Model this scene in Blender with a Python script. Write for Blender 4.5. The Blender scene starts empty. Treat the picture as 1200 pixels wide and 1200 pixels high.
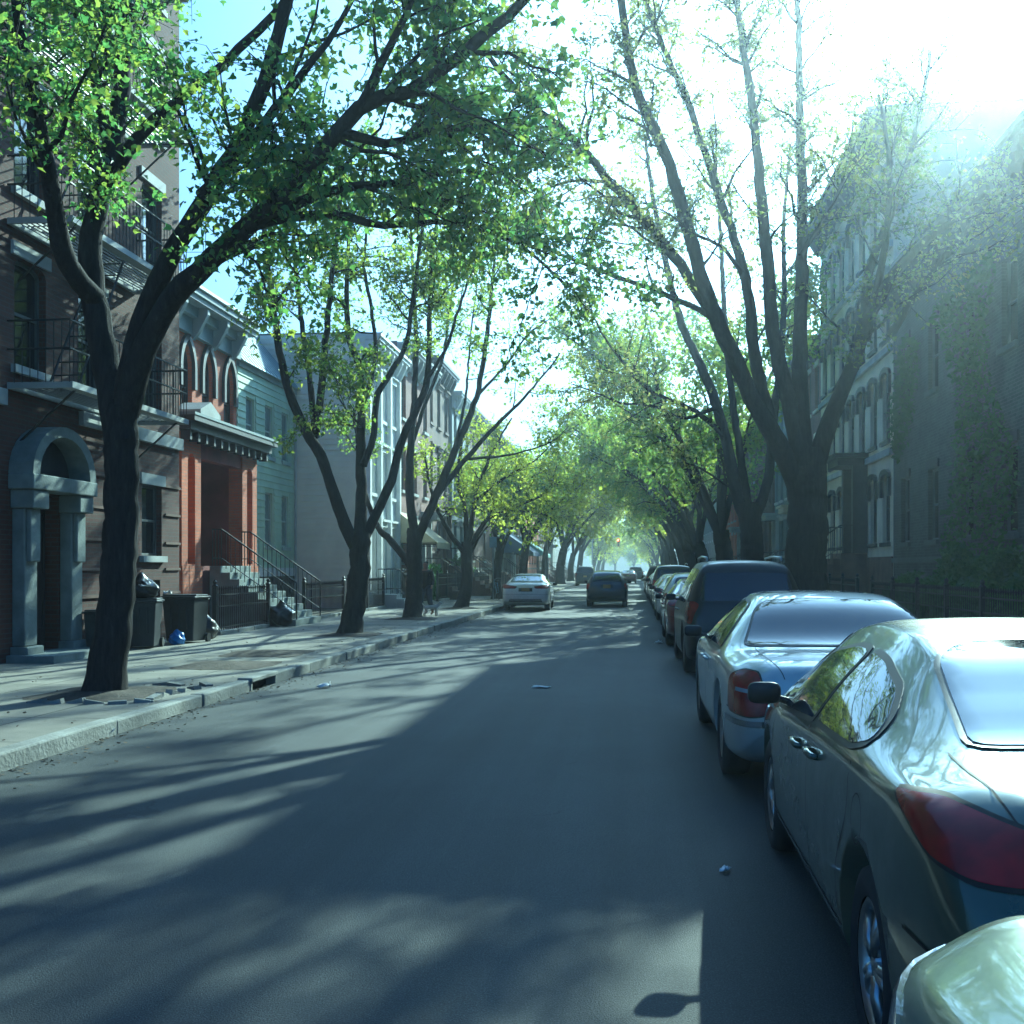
import bpy, bmesh, math, random
import numpy as np
from mathutils import Vector, Matrix
from mathutils.bvhtree import BVHTree
from mathutils.geometry import delaunay_2d_cdt

rnd = random.Random(7)
rng = np.random.default_rng(11)
SC = bpy.context.scene
COL = SC.collection
R = math.radians
UP = np.array([0., 0., 1.])

# ---------------------------------------------------------------- camera numbers
EYE, HOR, VPX, F = 1.65, 665.0, 740.0, 1290.0      # in the photo's 1200 px
TH = math.atan((VPX - 600) / F)
CT, ST = math.cos(TH), math.sin(TH)

def W(px, py, d):
    u = (px - 600) / F
    r = u * d
    return np.array([-d * ST + r * CT, d * CT + r * ST, EYE + (HOR - py) / F * d])

def yx(px, x):                       # the y at which a street-parallel plane x crosses a picture column
    u = (px - 600) / F
    d = x / (u * CT - ST)
    return d * CT + u * d * ST

SUN_AZ, SUN_EL = 18.0, 27.0          # degrees right of the street direction / above the horizon

# ---------------------------------------------------------------- materials
MATS = {}
def nmat(name):
    m = bpy.data.materials.new(name); m.use_nodes = True
    MATS[name] = m
    nt = m.node_tree
    return m, nt, nt.nodes['Principled BSDF'], nt.nodes, nt.links

def coords(nt, kind='Object'):
    return nt.nodes.new('ShaderNodeTexCoord').outputs[kind]

def ramp(nt, fac, stops):
    r = nt.nodes.new('ShaderNodeValToRGB')
    el = r.color_ramp.elements
    while len(el) > 1: el.remove(el[-1])
    el[0].position = stops[0][0]; el[0].color = (*stops[0][1], 1)
    for p, c in stops[1:]:
        e = el.new(p); e.color = (*c, 1)
    nt.links.new(fac, r.inputs[0])
    return r.outputs[0]

def noise(nt, co, scale, detail=4, rough=.55):
    n = nt.nodes.new('ShaderNodeTexNoise')
    n.inputs['Scale'].default_value = scale; n.inputs['Detail'].default_value = detail
    n.inputs['Roughness'].default_value = rough
    if co is not None: nt.links.new(co, n.inputs['Vector'])
    return n.outputs['Fac']

def mixc(nt, fac, a, b, mode='MIX'):
    m = nt.nodes.new('ShaderNodeMix'); m.data_type = 'RGBA'; m.blend_type = mode
    for sock, v in ((m.inputs[0], fac), (m.inputs[6], a), (m.inputs[7], b)):
        if hasattr(v, 'node'): nt.links.new(v, sock)
        elif isinstance(v, (int, float)): sock.default_value = v
        else: sock.default_value = (*v, 1)
    return m.outputs[2]

def math_(nt, op, a, b=None):
    m = nt.nodes.new('ShaderNodeMath'); m.operation = op
    for i, v in enumerate((a, b)):
        if v is None: continue
        if hasattr(v, 'node'): nt.links.new(v, m.inputs[i])
        else: m.inputs[i].default_value = v
    return m.outputs[0]

def bump(nt, b, h, strength=.3, dist=.02):
    n = nt.nodes.new('ShaderNodeBump'); n.inputs['Strength'].default_value = strength
    n.inputs['Distance'].default_value = dist
    nt.links.new(h, n.inputs['Height']); nt.links.new(n.outputs[0], b.inputs['Normal'])

def pm(name, c, rough=.7, metal=0., var=.25, scale=3., bmp=0., bscale=40., coat=0., spec=.5):
    m, nt, b, N, L = nmat(name)
    co = coords(nt)
    f = noise(nt, co, scale, 5)
    lo = tuple(x * (1 - var) for x in c); hi = tuple(min(1, x * (1 + var)) for x in c)
    L.new(ramp(nt, f, [(.3, lo), (.7, hi)]), b.inputs['Base Color'])
    b.inputs['Roughness'].default_value = rough; b.inputs['Metallic'].default_value = metal
    b.inputs['Specular IOR Level'].default_value = spec
    if coat:
        b.inputs['Coat Weight'].default_value = coat; b.inputs['Coat Roughness'].default_value = .03
    if bmp: bump(nt, b, noise(nt, co, bscale, 3), bmp)
    return m

def wallco(nt):
    co = coords(nt)
    s = nt.nodes.new('ShaderNodeSeparateXYZ'); nt.links.new(co, s.inputs[0])
    c = nt.nodes.new('ShaderNodeCombineXYZ')
    nt.links.new(math_(nt, 'ADD', s.outputs[0], s.outputs[1]), c.inputs[0]); nt.links.new(s.outputs[2], c.inputs[1])
    return c.outputs[0], co, s

def brick(name, c1, c2, mortar, sx=4.3):
    m, nt, b, N, L = nmat(name)
    v, co, s = wallco(nt)
    t = N.new('ShaderNodeTexBrick'); L.new(v, t.inputs['Vector'])
    t.inputs['Scale'].default_value = 1.0
    t.inputs['Brick Width'].default_value = .23; t.inputs['Row Height'].default_value = .078
    t.inputs['Mortar Size'].default_value = .009
    t.inputs['Color1'].default_value = (*c1, 1); t.inputs['Color2'].default_value = (*c2, 1); t.inputs['Mortar'].default_value = (*mortar, 1)
    g = ramp(nt, noise(nt, co, .8, 6, .65), [(.3, (.62, .6, .6)), (.65, (1.1, 1.08, 1.05))])
    L.new(mixc(nt, 1.0, t.outputs['Color'], g, 'MULTIPLY'), b.inputs['Base Color'])
    b.inputs['Roughness'].default_value = .9
    bump(nt, b, math_(nt, 'SUBTRACT', 1.0, t.outputs['Fac']), .5, .01)
    return m

def leafmat(name, cols, trans, tw=.5):
    m, nt, b, N, L = nmat(name)
    N.remove(b)
    geo = N.new('ShaderNodeNewGeometry')
    col = ramp(nt, geo.outputs['Random Per Island'], [(i / (len(cols) - 1), c) for i, c in enumerate(cols)])
    tcol = ramp(nt, geo.outputs['Random Per Island'], [(i / (len(trans) - 1), c) for i, c in enumerate(trans)])
    d = N.new('ShaderNodeBsdfDiffuse'); t = N.new('ShaderNodeBsdfTranslucent'); g = N.new('ShaderNodeBsdfGlossy')
    g.inputs['Roughness'].default_value = .35; g.inputs['Color'].default_value = (.8, .85, .8, 1)
    L.new(col, d.inputs[0]); L.new(tcol, t.inputs[0])
    mx = N.new('ShaderNodeMixShader'); mx.inputs[0].default_value = tw
    L.new(d.outputs[0], mx.inputs[1]); L.new(t.outputs[0], mx.inputs[2])
    m2 = N.new('ShaderNodeMixShader'); m2.inputs[0].default_value = .05
    L.new(mx.outputs[0], m2.inputs[1]); L.new(g.outputs[0], m2.inputs[2])
    L.new(m2.outputs[0], N['Material Output'].inputs[0])
    return m

def paint(name, c, metal=.55, rough=.32, coat=1.):
    m, nt, b, N, L = nmat(name)
    co = coords(nt)
    f = noise(nt, co, 2.2, 6, .7)
    L.new(mixc(nt, 1.0, c, ramp(nt, f, [(.3, (.8, .8, .8)), (.7, (1.05, 1.05, 1.05))]), 'MULTIPLY'), b.inputs['Base Color'])
    b.inputs['Metallic'].default_value = metal
    L.new(ramp(nt, noise(nt, co, 5, 6, .7), [(.3, (rough,) * 3), (.75, (rough + .15,) * 3)]), b.inputs['Roughness'])
    b.inputs['Coat Weight'].default_value = coat; b.inputs['Coat Roughness'].default_value = .04
    return m

def build_materials():
    # asphalt
    m, nt, b, N, L = nmat('asphalt')
    co = coords(nt)
    big = ramp(nt, noise(nt, co, .45, 7, .68), [(.34, (.025, .030, .033)), (.7, (.040, .046, .048))])
    mp = N.new('ShaderNodeMapping'); mp.inputs['Scale'].default_value = (1.6, .05, 1); L.new(co, mp.inputs[0])
    trk = ramp(nt, noise(nt, mp.outputs[0], 1.2, 4), [(.35, (.74, .74, .74)), (.65, (1.2, 1.2, 1.2))])
    c = mixc(nt, 1.0, big, trk, 'MULTIPLY')
    sp = ramp(nt, noise(nt, co, 120, 3, .7), [(.36, (.35, .35, .35)), (.5, (.9, .9, .9)), (.66, (2.6, 2.6, 2.5))])
    c = mixc(nt, .8, c, sp, 'MULTIPLY')
    c = mixc(nt, .7, c, ramp(nt, noise(nt, co, 38, 4, .75), [(.3, (.6, .6, .6)), (.7, (1.4, 1.4, 1.4))]), 'MULTIPLY')
    vo = N.new('ShaderNodeTexVoronoi'); vo.feature = 'DISTANCE_TO_EDGE'; vo.inputs['Scale'].default_value = .22
    ad = N.new('ShaderNodeVectorMath'); ad.operation = 'ADD'
    nz = N.new('ShaderNodeTexNoise'); nz.inputs['Scale'].default_value = 1.5; nz.inputs['Detail'].default_value = 6; L.new(co, nz.inputs['Vector'])
    L.new(co, ad.inputs[0]); L.new(nz.outputs['Color'], ad.inputs[1]); L.new(ad.outputs[0], vo.inputs['Vector'])
    cr = math_(nt, 'LESS_THAN', vo.outputs['Distance'], .0035)
    cr = math_(nt, 'MULTIPLY', cr, math_(nt, 'GREATER_THAN', noise(nt, co, .5, 2), .60))
    c = mixc(nt, math_(nt, 'MULTIPLY', cr, .6), c, (.018, .019, .022))
    # worn flecks of old paint
    fl = math_(nt, 'GREATER_THAN', noise(nt, co, 7, 5, .7), .79)
    c = mixc(nt, math_(nt, 'MULTIPLY', fl, .45), c, (.26, .28, .28))
    L.new(c, b.inputs['Base Color'])
    b.inputs['Roughness'].default_value = .72
    bump(nt, b, noise(nt, co, 130, 3, .7), .8, .012)
    # concrete pavement with joints
    m, nt, b, N, L = nmat('concrete')
    co = coords(nt)
    base = ramp(nt, noise(nt, co, .9, 7, .65), [(.28, (.18, .17, .14)), (.7, (.34, .315, .255))])
    t = N.new('ShaderNodeTexBrick'); L.new(co, t.inputs['Vector']); t.offset = 0
    t.inputs['Scale'].default_value = 1; t.inputs['Brick Width'].default_value = 1.5; t.inputs['Row Height'].default_value = 1.5
    t.inputs['Mortar Size'].default_value = .014
    t.inputs['Color1'].default_value = (1, 1, 1, 1); t.inputs['Color2'].default_value = (.8, .8, .8, 1); t.inputs['Mortar'].default_value = (.3, .3, .28, 1)
    c = mixc(nt, 1., base, t.outputs['Color'], 'MULTIPLY')
    st = math_(nt, 'GREATER_THAN', noise(nt, co, 11, 4, .7), .68)
    c = mixc(nt, math_(nt, 'MULTIPLY', st, .5), c, (.06, .06, .055))
    L.new(c, b.inputs['Base Color']); b.inputs['Roughness'].default_value = .88
    bump(nt, b, noise(nt, co, 60, 4), .4, .01)
    pm('kerbstone', (.26, .26, .23), .85, var=.35, scale=1.6, bmp=.5, bscale=25)
    pm('yard', (.10, .10, .09), .95, var=.4, scale=2, bmp=.4)
    pm('soil', (.07, .055, .04), .95, var=.5, scale=9, bmp=.8, bscale=30)
    # bark
    m, nt, b, N, L = nmat('bark')
    co = coords(nt)
    mp = N.new('ShaderNodeMapping'); mp.inputs['Scale'].default_value = (9, 9, 1.6); L.new(co, mp.inputs[0])
    f = noise(nt, mp.outputs[0], 2.2, 6, .65)
    L.new(ramp(nt, f, [(.3, (.014, .012, .013)), (.6, (.036, .030, .028)), (.8, (.065, .056, .052))]), b.inputs['Base Color'])
    b.inputs['Roughness'].default_value = .92; b.inputs['Specular IOR Level'].default_value = .2
    bump(nt, b, f, .9, .03)
    # leaves
    G = leafmat
    G('leaf_deep', [(.025, .085, .052), (.036, .105, .055), (.05, .12, .05)], [(.17, .38, .10), (.29, .48, .09), (.52, .60, .08)], .6)
    G('leaf_mid', [(.025, .085, .035), (.035, .11, .038), (.06, .13, .035)], [(.24, .42, .07), (.40, .54, .07), (.58, .62, .08)], .58)
    G('leaf_bright', [(.07, .12, .025), (.09, .14, .03), (.11, .15, .03)], [(.50, .62, .06), (.64, .70, .07), (.74, .74, .10)], .62)
    G('leaf_young', [(.06, .085, .03), (.085, .10, .035), (.10, .10, .04)], [(.34, .46, .10), (.48, .52, .11), (.56, .50, .14)], .58)
    G('hedge_leaf', [(.025, .06, .02), (.04, .09, .025)], [(.08, .22, .04), (.14, .28, .04)], .4)
    # buildings
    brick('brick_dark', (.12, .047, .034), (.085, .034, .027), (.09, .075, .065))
    brick('brick_red', (.60, .18, .08), (.50, .14, .065), (.36, .20, .15))
    brick('brick_brown', (.19, .10, .07), (.15, .075, .055), (.17, .14, .12))
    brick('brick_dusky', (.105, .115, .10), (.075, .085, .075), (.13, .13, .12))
    brick('brick_rose', (.30, .15, .12), (.25, .12, .10), (.26, .2, .17))
    pm('brownstone', (.16, .10, .075), .9, var=.3, scale=1.5, bmp=.3, bscale=20)
    pm('red_stone', (.20, .045, .04), .85, var=.3, scale=1.5, bmp=.3, bscale=20)
    pm('cream_stucco', (.80, .74, .55), .88, var=.14, scale=.9, bmp=.25, bscale=30)
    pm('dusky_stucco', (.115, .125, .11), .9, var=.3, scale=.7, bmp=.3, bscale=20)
    pm('teal_siding', (.52, .64, .47), .75, var=.12, scale=1.2)
    pm('grey_siding', (.78, .77, .63), .75, var=.12, scale=1.2)
    pm('white_paint', (.72, .74, .72), .6, var=.1, scale=2)
    pm('pale_stone', (.42, .44, .42), .8, var=.2, scale=2, bmp=.2)
    pm('door_stone', (.20, .23, .22), .85, var=.3, scale=2.5, bmp=.4, bscale=25)
    pm('grey_paint', (.22, .27, .28), .7, var=.15, scale=2)
    pm('dark_trim', (.035, .035, .04), .6, var=.3, scale=4)
    pm('window_frame', (.10, .11, .11), .6, var=.2)
    pm('teal_frame', (.38, .46, .42), .6, var=.15)
    pm('tin_roof', (.26, .34, .34), .5, metal=.3, var=.15, scale=1)
    pm('tar_roof', (.05, .05, .05), .9)
    m, nt, b, N, L = nmat('blind_pane')
    b.inputs['Roughness'].default_value = .1
    L.new(ramp(nt, noise(nt, coords(nt), .6, 2), [(.3, (.12, .17, .17)), (.7, (.22, .27, .26))]), b.inputs['Base Color'])
    pm('door_dark', (.03, .025, .03), .45, var=.3)
    pm('iron', (.012, .012, .014), .5, var=.3, scale=12)
    pm('galvanised', (.25, .27, .28), .5, metal=.7, var=.2)
    pm('awning_beige', (.55, .48, .30), .85, var=.1)
    pm('awning_blue', (.10, .16, .28), .85, var=.1)
    pm('awning_teal', (.18, .40, .38), .85, var=.1)
    m, nt, b, N, L = nmat('window_glass')
    b.inputs['Roughness'].default_value = .06
    L.new(ramp(nt, noise(nt, coords(nt), .9, 3), [(.3, (.010, .012, .016)), (.7, (.03, .033, .04))]), b.inputs['Base Color'])
    # vehicles
    m, nt, b, N, L = nmat('car_glass')
    b.inputs['Roughness'].default_value = .025; b.inputs['IOR'].default_value = 1.75
    L.new(ramp(nt, noise(nt, coords(nt), 1.6, 4), [(.3, (.010, .013, .017)), (.7, (.022, .026, .032))]), b.inputs['Base Color'])
    paint('paint_green_grey', (.055, .085, .06), .5, .26)
    paint('paint_silver_blue', (.58, .58, .52), .5, .28)
    paint('paint_black', (.004, .005, .007), .0, .35, .25)
    paint('paint_silver', (.42, .44, .42))
    paint('paint_sage', (.20, .25, .18), .6)
    paint('paint_white', (.70, .71, .70), .0)
    paint('paint_navy', (.025, .035, .06), .3)
    paint('paint_red', (.16, .018, .02), .3)
    paint('paint_charcoal', (.05, .055, .06), .5)
    pm('rubber', (.018, .018, .02), .85, var=.3, scale=8)
    pm('car_seam', (.008, .008, .009), .7)
    pm('chrome', (.6, .62, .63), .16, metal=1., var=.05)
    pm('alloy', (.42, .44, .45), .3, metal=.9, var=.1)
    m, nt, b, N, L = nmat('tail_red')
    L.new(ramp(nt, noise(nt, coords(nt), 9, 2), [(.35, (.13, .003, .006)), (.65, (.26, .006, .010))]), b.inputs['Base Color'])
    b.inputs['Roughness'].default_value = .25; b.inputs['Specular IOR Level'].default_value = .3; b.inputs['Coat Weight'].default_value = .25; b.inputs['Coat Roughness'].default_value = .05
    pm('tail_clear', (.30, .30, .31), .15, var=.15, scale=8, coat=1)
    pm('plate_gold', (.30, .20, .05), .5, var=.05)
    pm('plastic_black', (.012, .012, .014), .45, var=.2)
    pm('bin_plastic', (.022, .026, .030), .5, var=.3, scale=5)
    pm('bag_black', (.012, .012, .014), .32, var=.3, scale=6, bmp=.6, bscale=14)
    pm('bag_blue', (.03, .17, .52), .35, var=.3, scale=8, bmp=.6, bscale=20)
    pm('paper_white', (.70, .72, .72), .7, var=.15, scale=8)
    pm('dead_leaf', (.10, .07, .04), .9, var=.6, scale=1.5)
    pm('skin_tone', (.32, .19, .13), .6)
    pm('coat_cloth', (.018, .018, .024), .9)
    pm('jeans', (.04, .05, .08), .9)
    pm('hair_dark', (.02, .015, .012), .7)
    pm('dog_fur', (.62, .60, .52), .9, var=.2, scale=9)
    pm('sign_blue', (.10, .2, .32), .5)
    pm('signal_yellow', (.45, .28, .02), .5)
    m, nt, b, N, L = nmat('red_lamp')
    b.inputs['Base Color'].default_value = (.4, .02, .01, 1); b.inputs['Emission Color'].default_value = (1, .10, .04, 1)
    b.inputs['Emission Strength'].default_value = 14
    pm('dead_lamp', (.02, .03, .02), .3)
build_materials()
M = MATS

# ---------------------------------------------------------------- mesh helpers
class MB:
    def __init__(s): s.v = []; s.f = []; s.m = []
    def add(s, vs, fs, mi=0):
        n = len(s.v); s.v.extend([tuple(map(float, p)) for p in vs])
        for f in fs: s.f.append(tuple(i + n for i in f)); s.m.append(mi)
        return s
    def box(s, a, b, mi=0):
        (x0, y0, z0), (x1, y1, z1) = a, b
        return s.add([(x0, y0, z0), (x1, y0, z0), (x1, y1, z0), (x0, y1, z0), (x0, y0, z1), (x1, y0, z1), (x1, y1, z1), (x0, y1, z1)],
                     [(0, 3, 2, 1), (4, 5, 6, 7), (0, 1, 5, 4), (1, 2, 6, 5), (2, 3, 7, 6), (3, 0, 4, 7)], mi)
    def tube(s, pts, r, n=8, mi=0, cap=True):
        pts = np.array(pts, float); k = len(pts)
        rr = np.full(k, r) if np.isscalar(r) else np.array(r, float)
        V, Fq = tube_arrays(pts, rr, n)
        s.add(V, [tuple(q) for q in Fq], mi)
        if cap:
            b = len(s.v) - k * n
            s.f.append(tuple(b + i for i in range(n))[::-1]); s.m.append(mi)
            s.f.append(tuple(b + (k - 1) * n + i for i in range(n))); s.m.append(mi)
        return s
    def lathe(s, prof, n=24, axis='z', c=(0, 0, 0), mi=0):
        vs = []
        for r, h in prof:
            for i in range(n):
                a = 2 * math.pi * i / n
                p = (r * math.cos(a), r * math.sin(a), h)
                if axis == 'x': p = (h, r * math.cos(a), r * math.sin(a))
                if axis == 'y': p = (r * math.sin(a), h, r * math.cos(a))
                vs.append((p[0] + c[0], p[1] + c[1], p[2] + c[2]))
        k = len(prof)
        fs = [(j * n + i, j * n + (i + 1) % n, (j + 1) * n + (i + 1) % n, (j + 1) * n + i) for j in range(k - 1) for i in range(n)]
        return s.add(vs, fs, mi)
    def prism(s, poly, o, U, V, N, d0, d1, mi=0):       # closed slab of a planar outline, between offsets d0, d1 along N
        o, U, V, N = (np.array(a, float) for a in (o, U, V, N)); n = len(poly)
        vs = [o + U * a + V * b + N * d0 for a, b in poly] + [o + U * a + V * b + N * d1 for a, b in poly]
        fs = [tuple(range(n))[::-1], tuple(range(n, 2 * n))] + [(i, (i + 1) % n, n + (i + 1) % n, n + i) for i in range(n)]
        return s.add(vs, fs, mi)
    def mesh(s, name, mats, smooth=False):
        me = bpy.data.meshes.new(name); me.from_pydata(s.v, [], s.f)
        for m in (mats if isinstance(mats, (list, tuple)) else [mats]): me.materials.append(M[m] if isinstance(m, str) else m)
        me.polygons.foreach_set('material_index', s.m)
        if smooth: me.polygons.foreach_set('use_smooth', [True] * len(s.f))
        me.update(); return me
    def build(s, name, mats, parent=None, smooth=False, fix=True, bevel=0):
        me = s.mesh(name, mats, smooth)
        if fix:
            bm = bmesh.new(); bm.from_mesh(me); bmesh.ops.recalc_face_normals(bm, faces=bm.faces)
            bm.to_mesh(me); bm.free()
        return link(name, me, parent, bevel)

def link(name, me, parent=None, bevel=0):
    o = bpy.data.objects.new(name, me); COL.objects.link(o)
    if parent is not None: o.parent = parent
    if bevel:
        b = o.modifiers.new('bevel', 'BEVEL'); b.width = bevel; b.segments = 2; b.limit_method = 'ANGLE'
    return o

def tag(o, label=None, cat=None, group=None, kind=None):
    if label: o['label'] = label
    if cat: o['category'] = cat
    if group: o['group'] = group
    if kind: o['kind'] = kind
    return o

def thing(name, label, cat, loc=(0, 0, 0), rz=0., group=None):
    o = bpy.data.objects.new(name, None); COL.objects.link(o)
    o.location = loc; o.rotation_euler = (0, 0, rz); o.empty_display_size = .2
    return tag(o, label, cat, group)

def tube_arrays(pts, rr, n):
    k = len(pts)
    T = np.gradient(pts, axis=0); T /= np.linalg.norm(T, axis=1)[:, None] + 1e-9
    ref = np.array([1., 0, 0]) if abs(T[0][0]) < .8 else np.array([0, 1., 0])
    A = np.empty_like(pts)
    a = ref - T[0] * (ref @ T[0]); a /= np.linalg.norm(a)
    for i in range(k):
        a = a - T[i] * (a @ T[i]); a /= np.linalg.norm(a) + 1e-9
        A[i] = a
    B = np.cross(T, A)
    th = np.arange(n) * 2 * np.pi / n
    V = pts[:, None, :] + rr[:, None, None] * (np.cos(th)[None, :, None] * A[:, None, :] + np.sin(th)[None, :, None] * B[:, None, :])
    j, i = np.meshgrid(np.arange(k - 1), np.arange(n), indexing='ij'); i2 = (i + 1) % n
    Fq = np.stack([j * n + i, j * n + i2, (j + 1) * n + i2, (j + 1) * n + i], -1).reshape(-1, 4)
    return V.reshape(-1, 3), Fq

def np_mesh(name, V, Fs, mat, smooth=True):        # Fs: list of int arrays (n,3) or (n,4)
    me = bpy.data.meshes.new(name)
    me.vertices.add(len(V)); me.vertices.foreach_set('co', np.ascontiguousarray(V, np.float32).ravel())
    tot = sum(len(f) for f in Fs)
    loops = np.concatenate([f.ravel() for f in Fs]).astype(np.int32)
    sizes = np.concatenate([np.full(len(f), f.shape[1]) for f in Fs])
    starts = np.concatenate([[0], np.cumsum(sizes)[:-1]]).astype(np.int32)
    me.loops.add(len(loops)); me.loops.foreach_set('vertex_index', loops)
    me.polygons.add(tot); me.polygons.foreach_set('loop_start', starts)
    if smooth: me.polygons.foreach_set('use_smooth', np.ones(tot, bool))
    me.materials.append(M[mat]); me.update(calc_edges=True); me.validate()
    return me

def catmull(P, step):
    P = np.array(P, float)
    if len(P) < 3:
        n = max(2, int(np.linalg.norm(P[-1] - P[0]) / step) + 1); t = np.linspace(0, 1, n)[:, None]
        return P[0] * (1 - t) + P[-1] * t
    Q = np.vstack([2 * P[0] - P[1], P, 2 * P[-1] - P[-2]]); out = []
    for i in range(1, len(Q) - 2):
        n = max(1, int(np.linalg.norm(Q[i + 1] - Q[i]) / step))
        for t in np.arange(n) / n:
            out.append(.5 * (2 * Q[i] + (Q[i + 1] - Q[i - 1]) * t + (2 * Q[i - 1] - 5 * Q[i] + 4 * Q[i + 1] - Q[i + 2]) * t * t + (3 * Q[i] - Q[i - 1] - 3 * Q[i + 1] + Q[i + 2]) * t ** 3))
    out.append(P[-1]); return np.array(out)

def nrm(a): return a / (np.linalg.norm(a, axis=-1, keepdims=True) + 1e-9)

# ---------------------------------------------------------------- trees
class Wood:
    def __init__(s): s.V = []; s.F = []; s.n = 0
    def add(s, V, Fq): s.V.append(V); s.F.append(Fq + s.n); s.n += len(V)

def leaves(P, D, size, droop=.35, lobed=False):
    """P base points, D loose growth directions -> folded diamond leaves, each its own island"""
    n = len(P)
    a = nrm(D * .6 + rng.normal(0, .75, (n, 3)) - UP * droop)
    nn = rng.normal(0, .7, (n, 3)) + UP * .8
    b = nrm(np.cross(a, nn)); c = np.cross(b, a)
    L = size * rng.uniform(.45, 1.4, (n, 1)); Wd = L * rng.uniform(.28, .42, (n, 1))
    mid = P + a * L * .45
    v0 = P; v1 = mid + b * Wd + c * L * .10; v2 = P + a * L - c * L * .12; v3 = mid - b * Wd + c * L * .10
    if lobed:
        k = lambda al, be, ga: P + a * L * al + b * L * be * rng.uniform(.8, 1.2, (n, 1)) + c * L * ga
        V = np.stack([P, k(.42, .46, .10), k(.58, .17, .05), k(1.0, .0, -.14), k(.58, -.17, .05), k(.42, -.46, .10), k(.02, .20, .04), k(.02, -.20, .04)], 1).reshape(-1, 3)
        q = np.arange(n)[:, None] * 8
        return V, np.vstack([q + np.array([t]) for t in ((0, 6, 1), (0, 1, 2), (0, 2, 3), (0, 3, 4), (0, 4, 5), (0, 5, 7))])
    V = np.stack([v0, v1, v2, v3], 1).reshape(-1, 3)
    q = np.arange(n)[:, None] * 4
    Fq = np.vstack([q + np.array([[0, 1, 2]]), q + np.array([[0, 2, 3]])])
    return V, Fq

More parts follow.
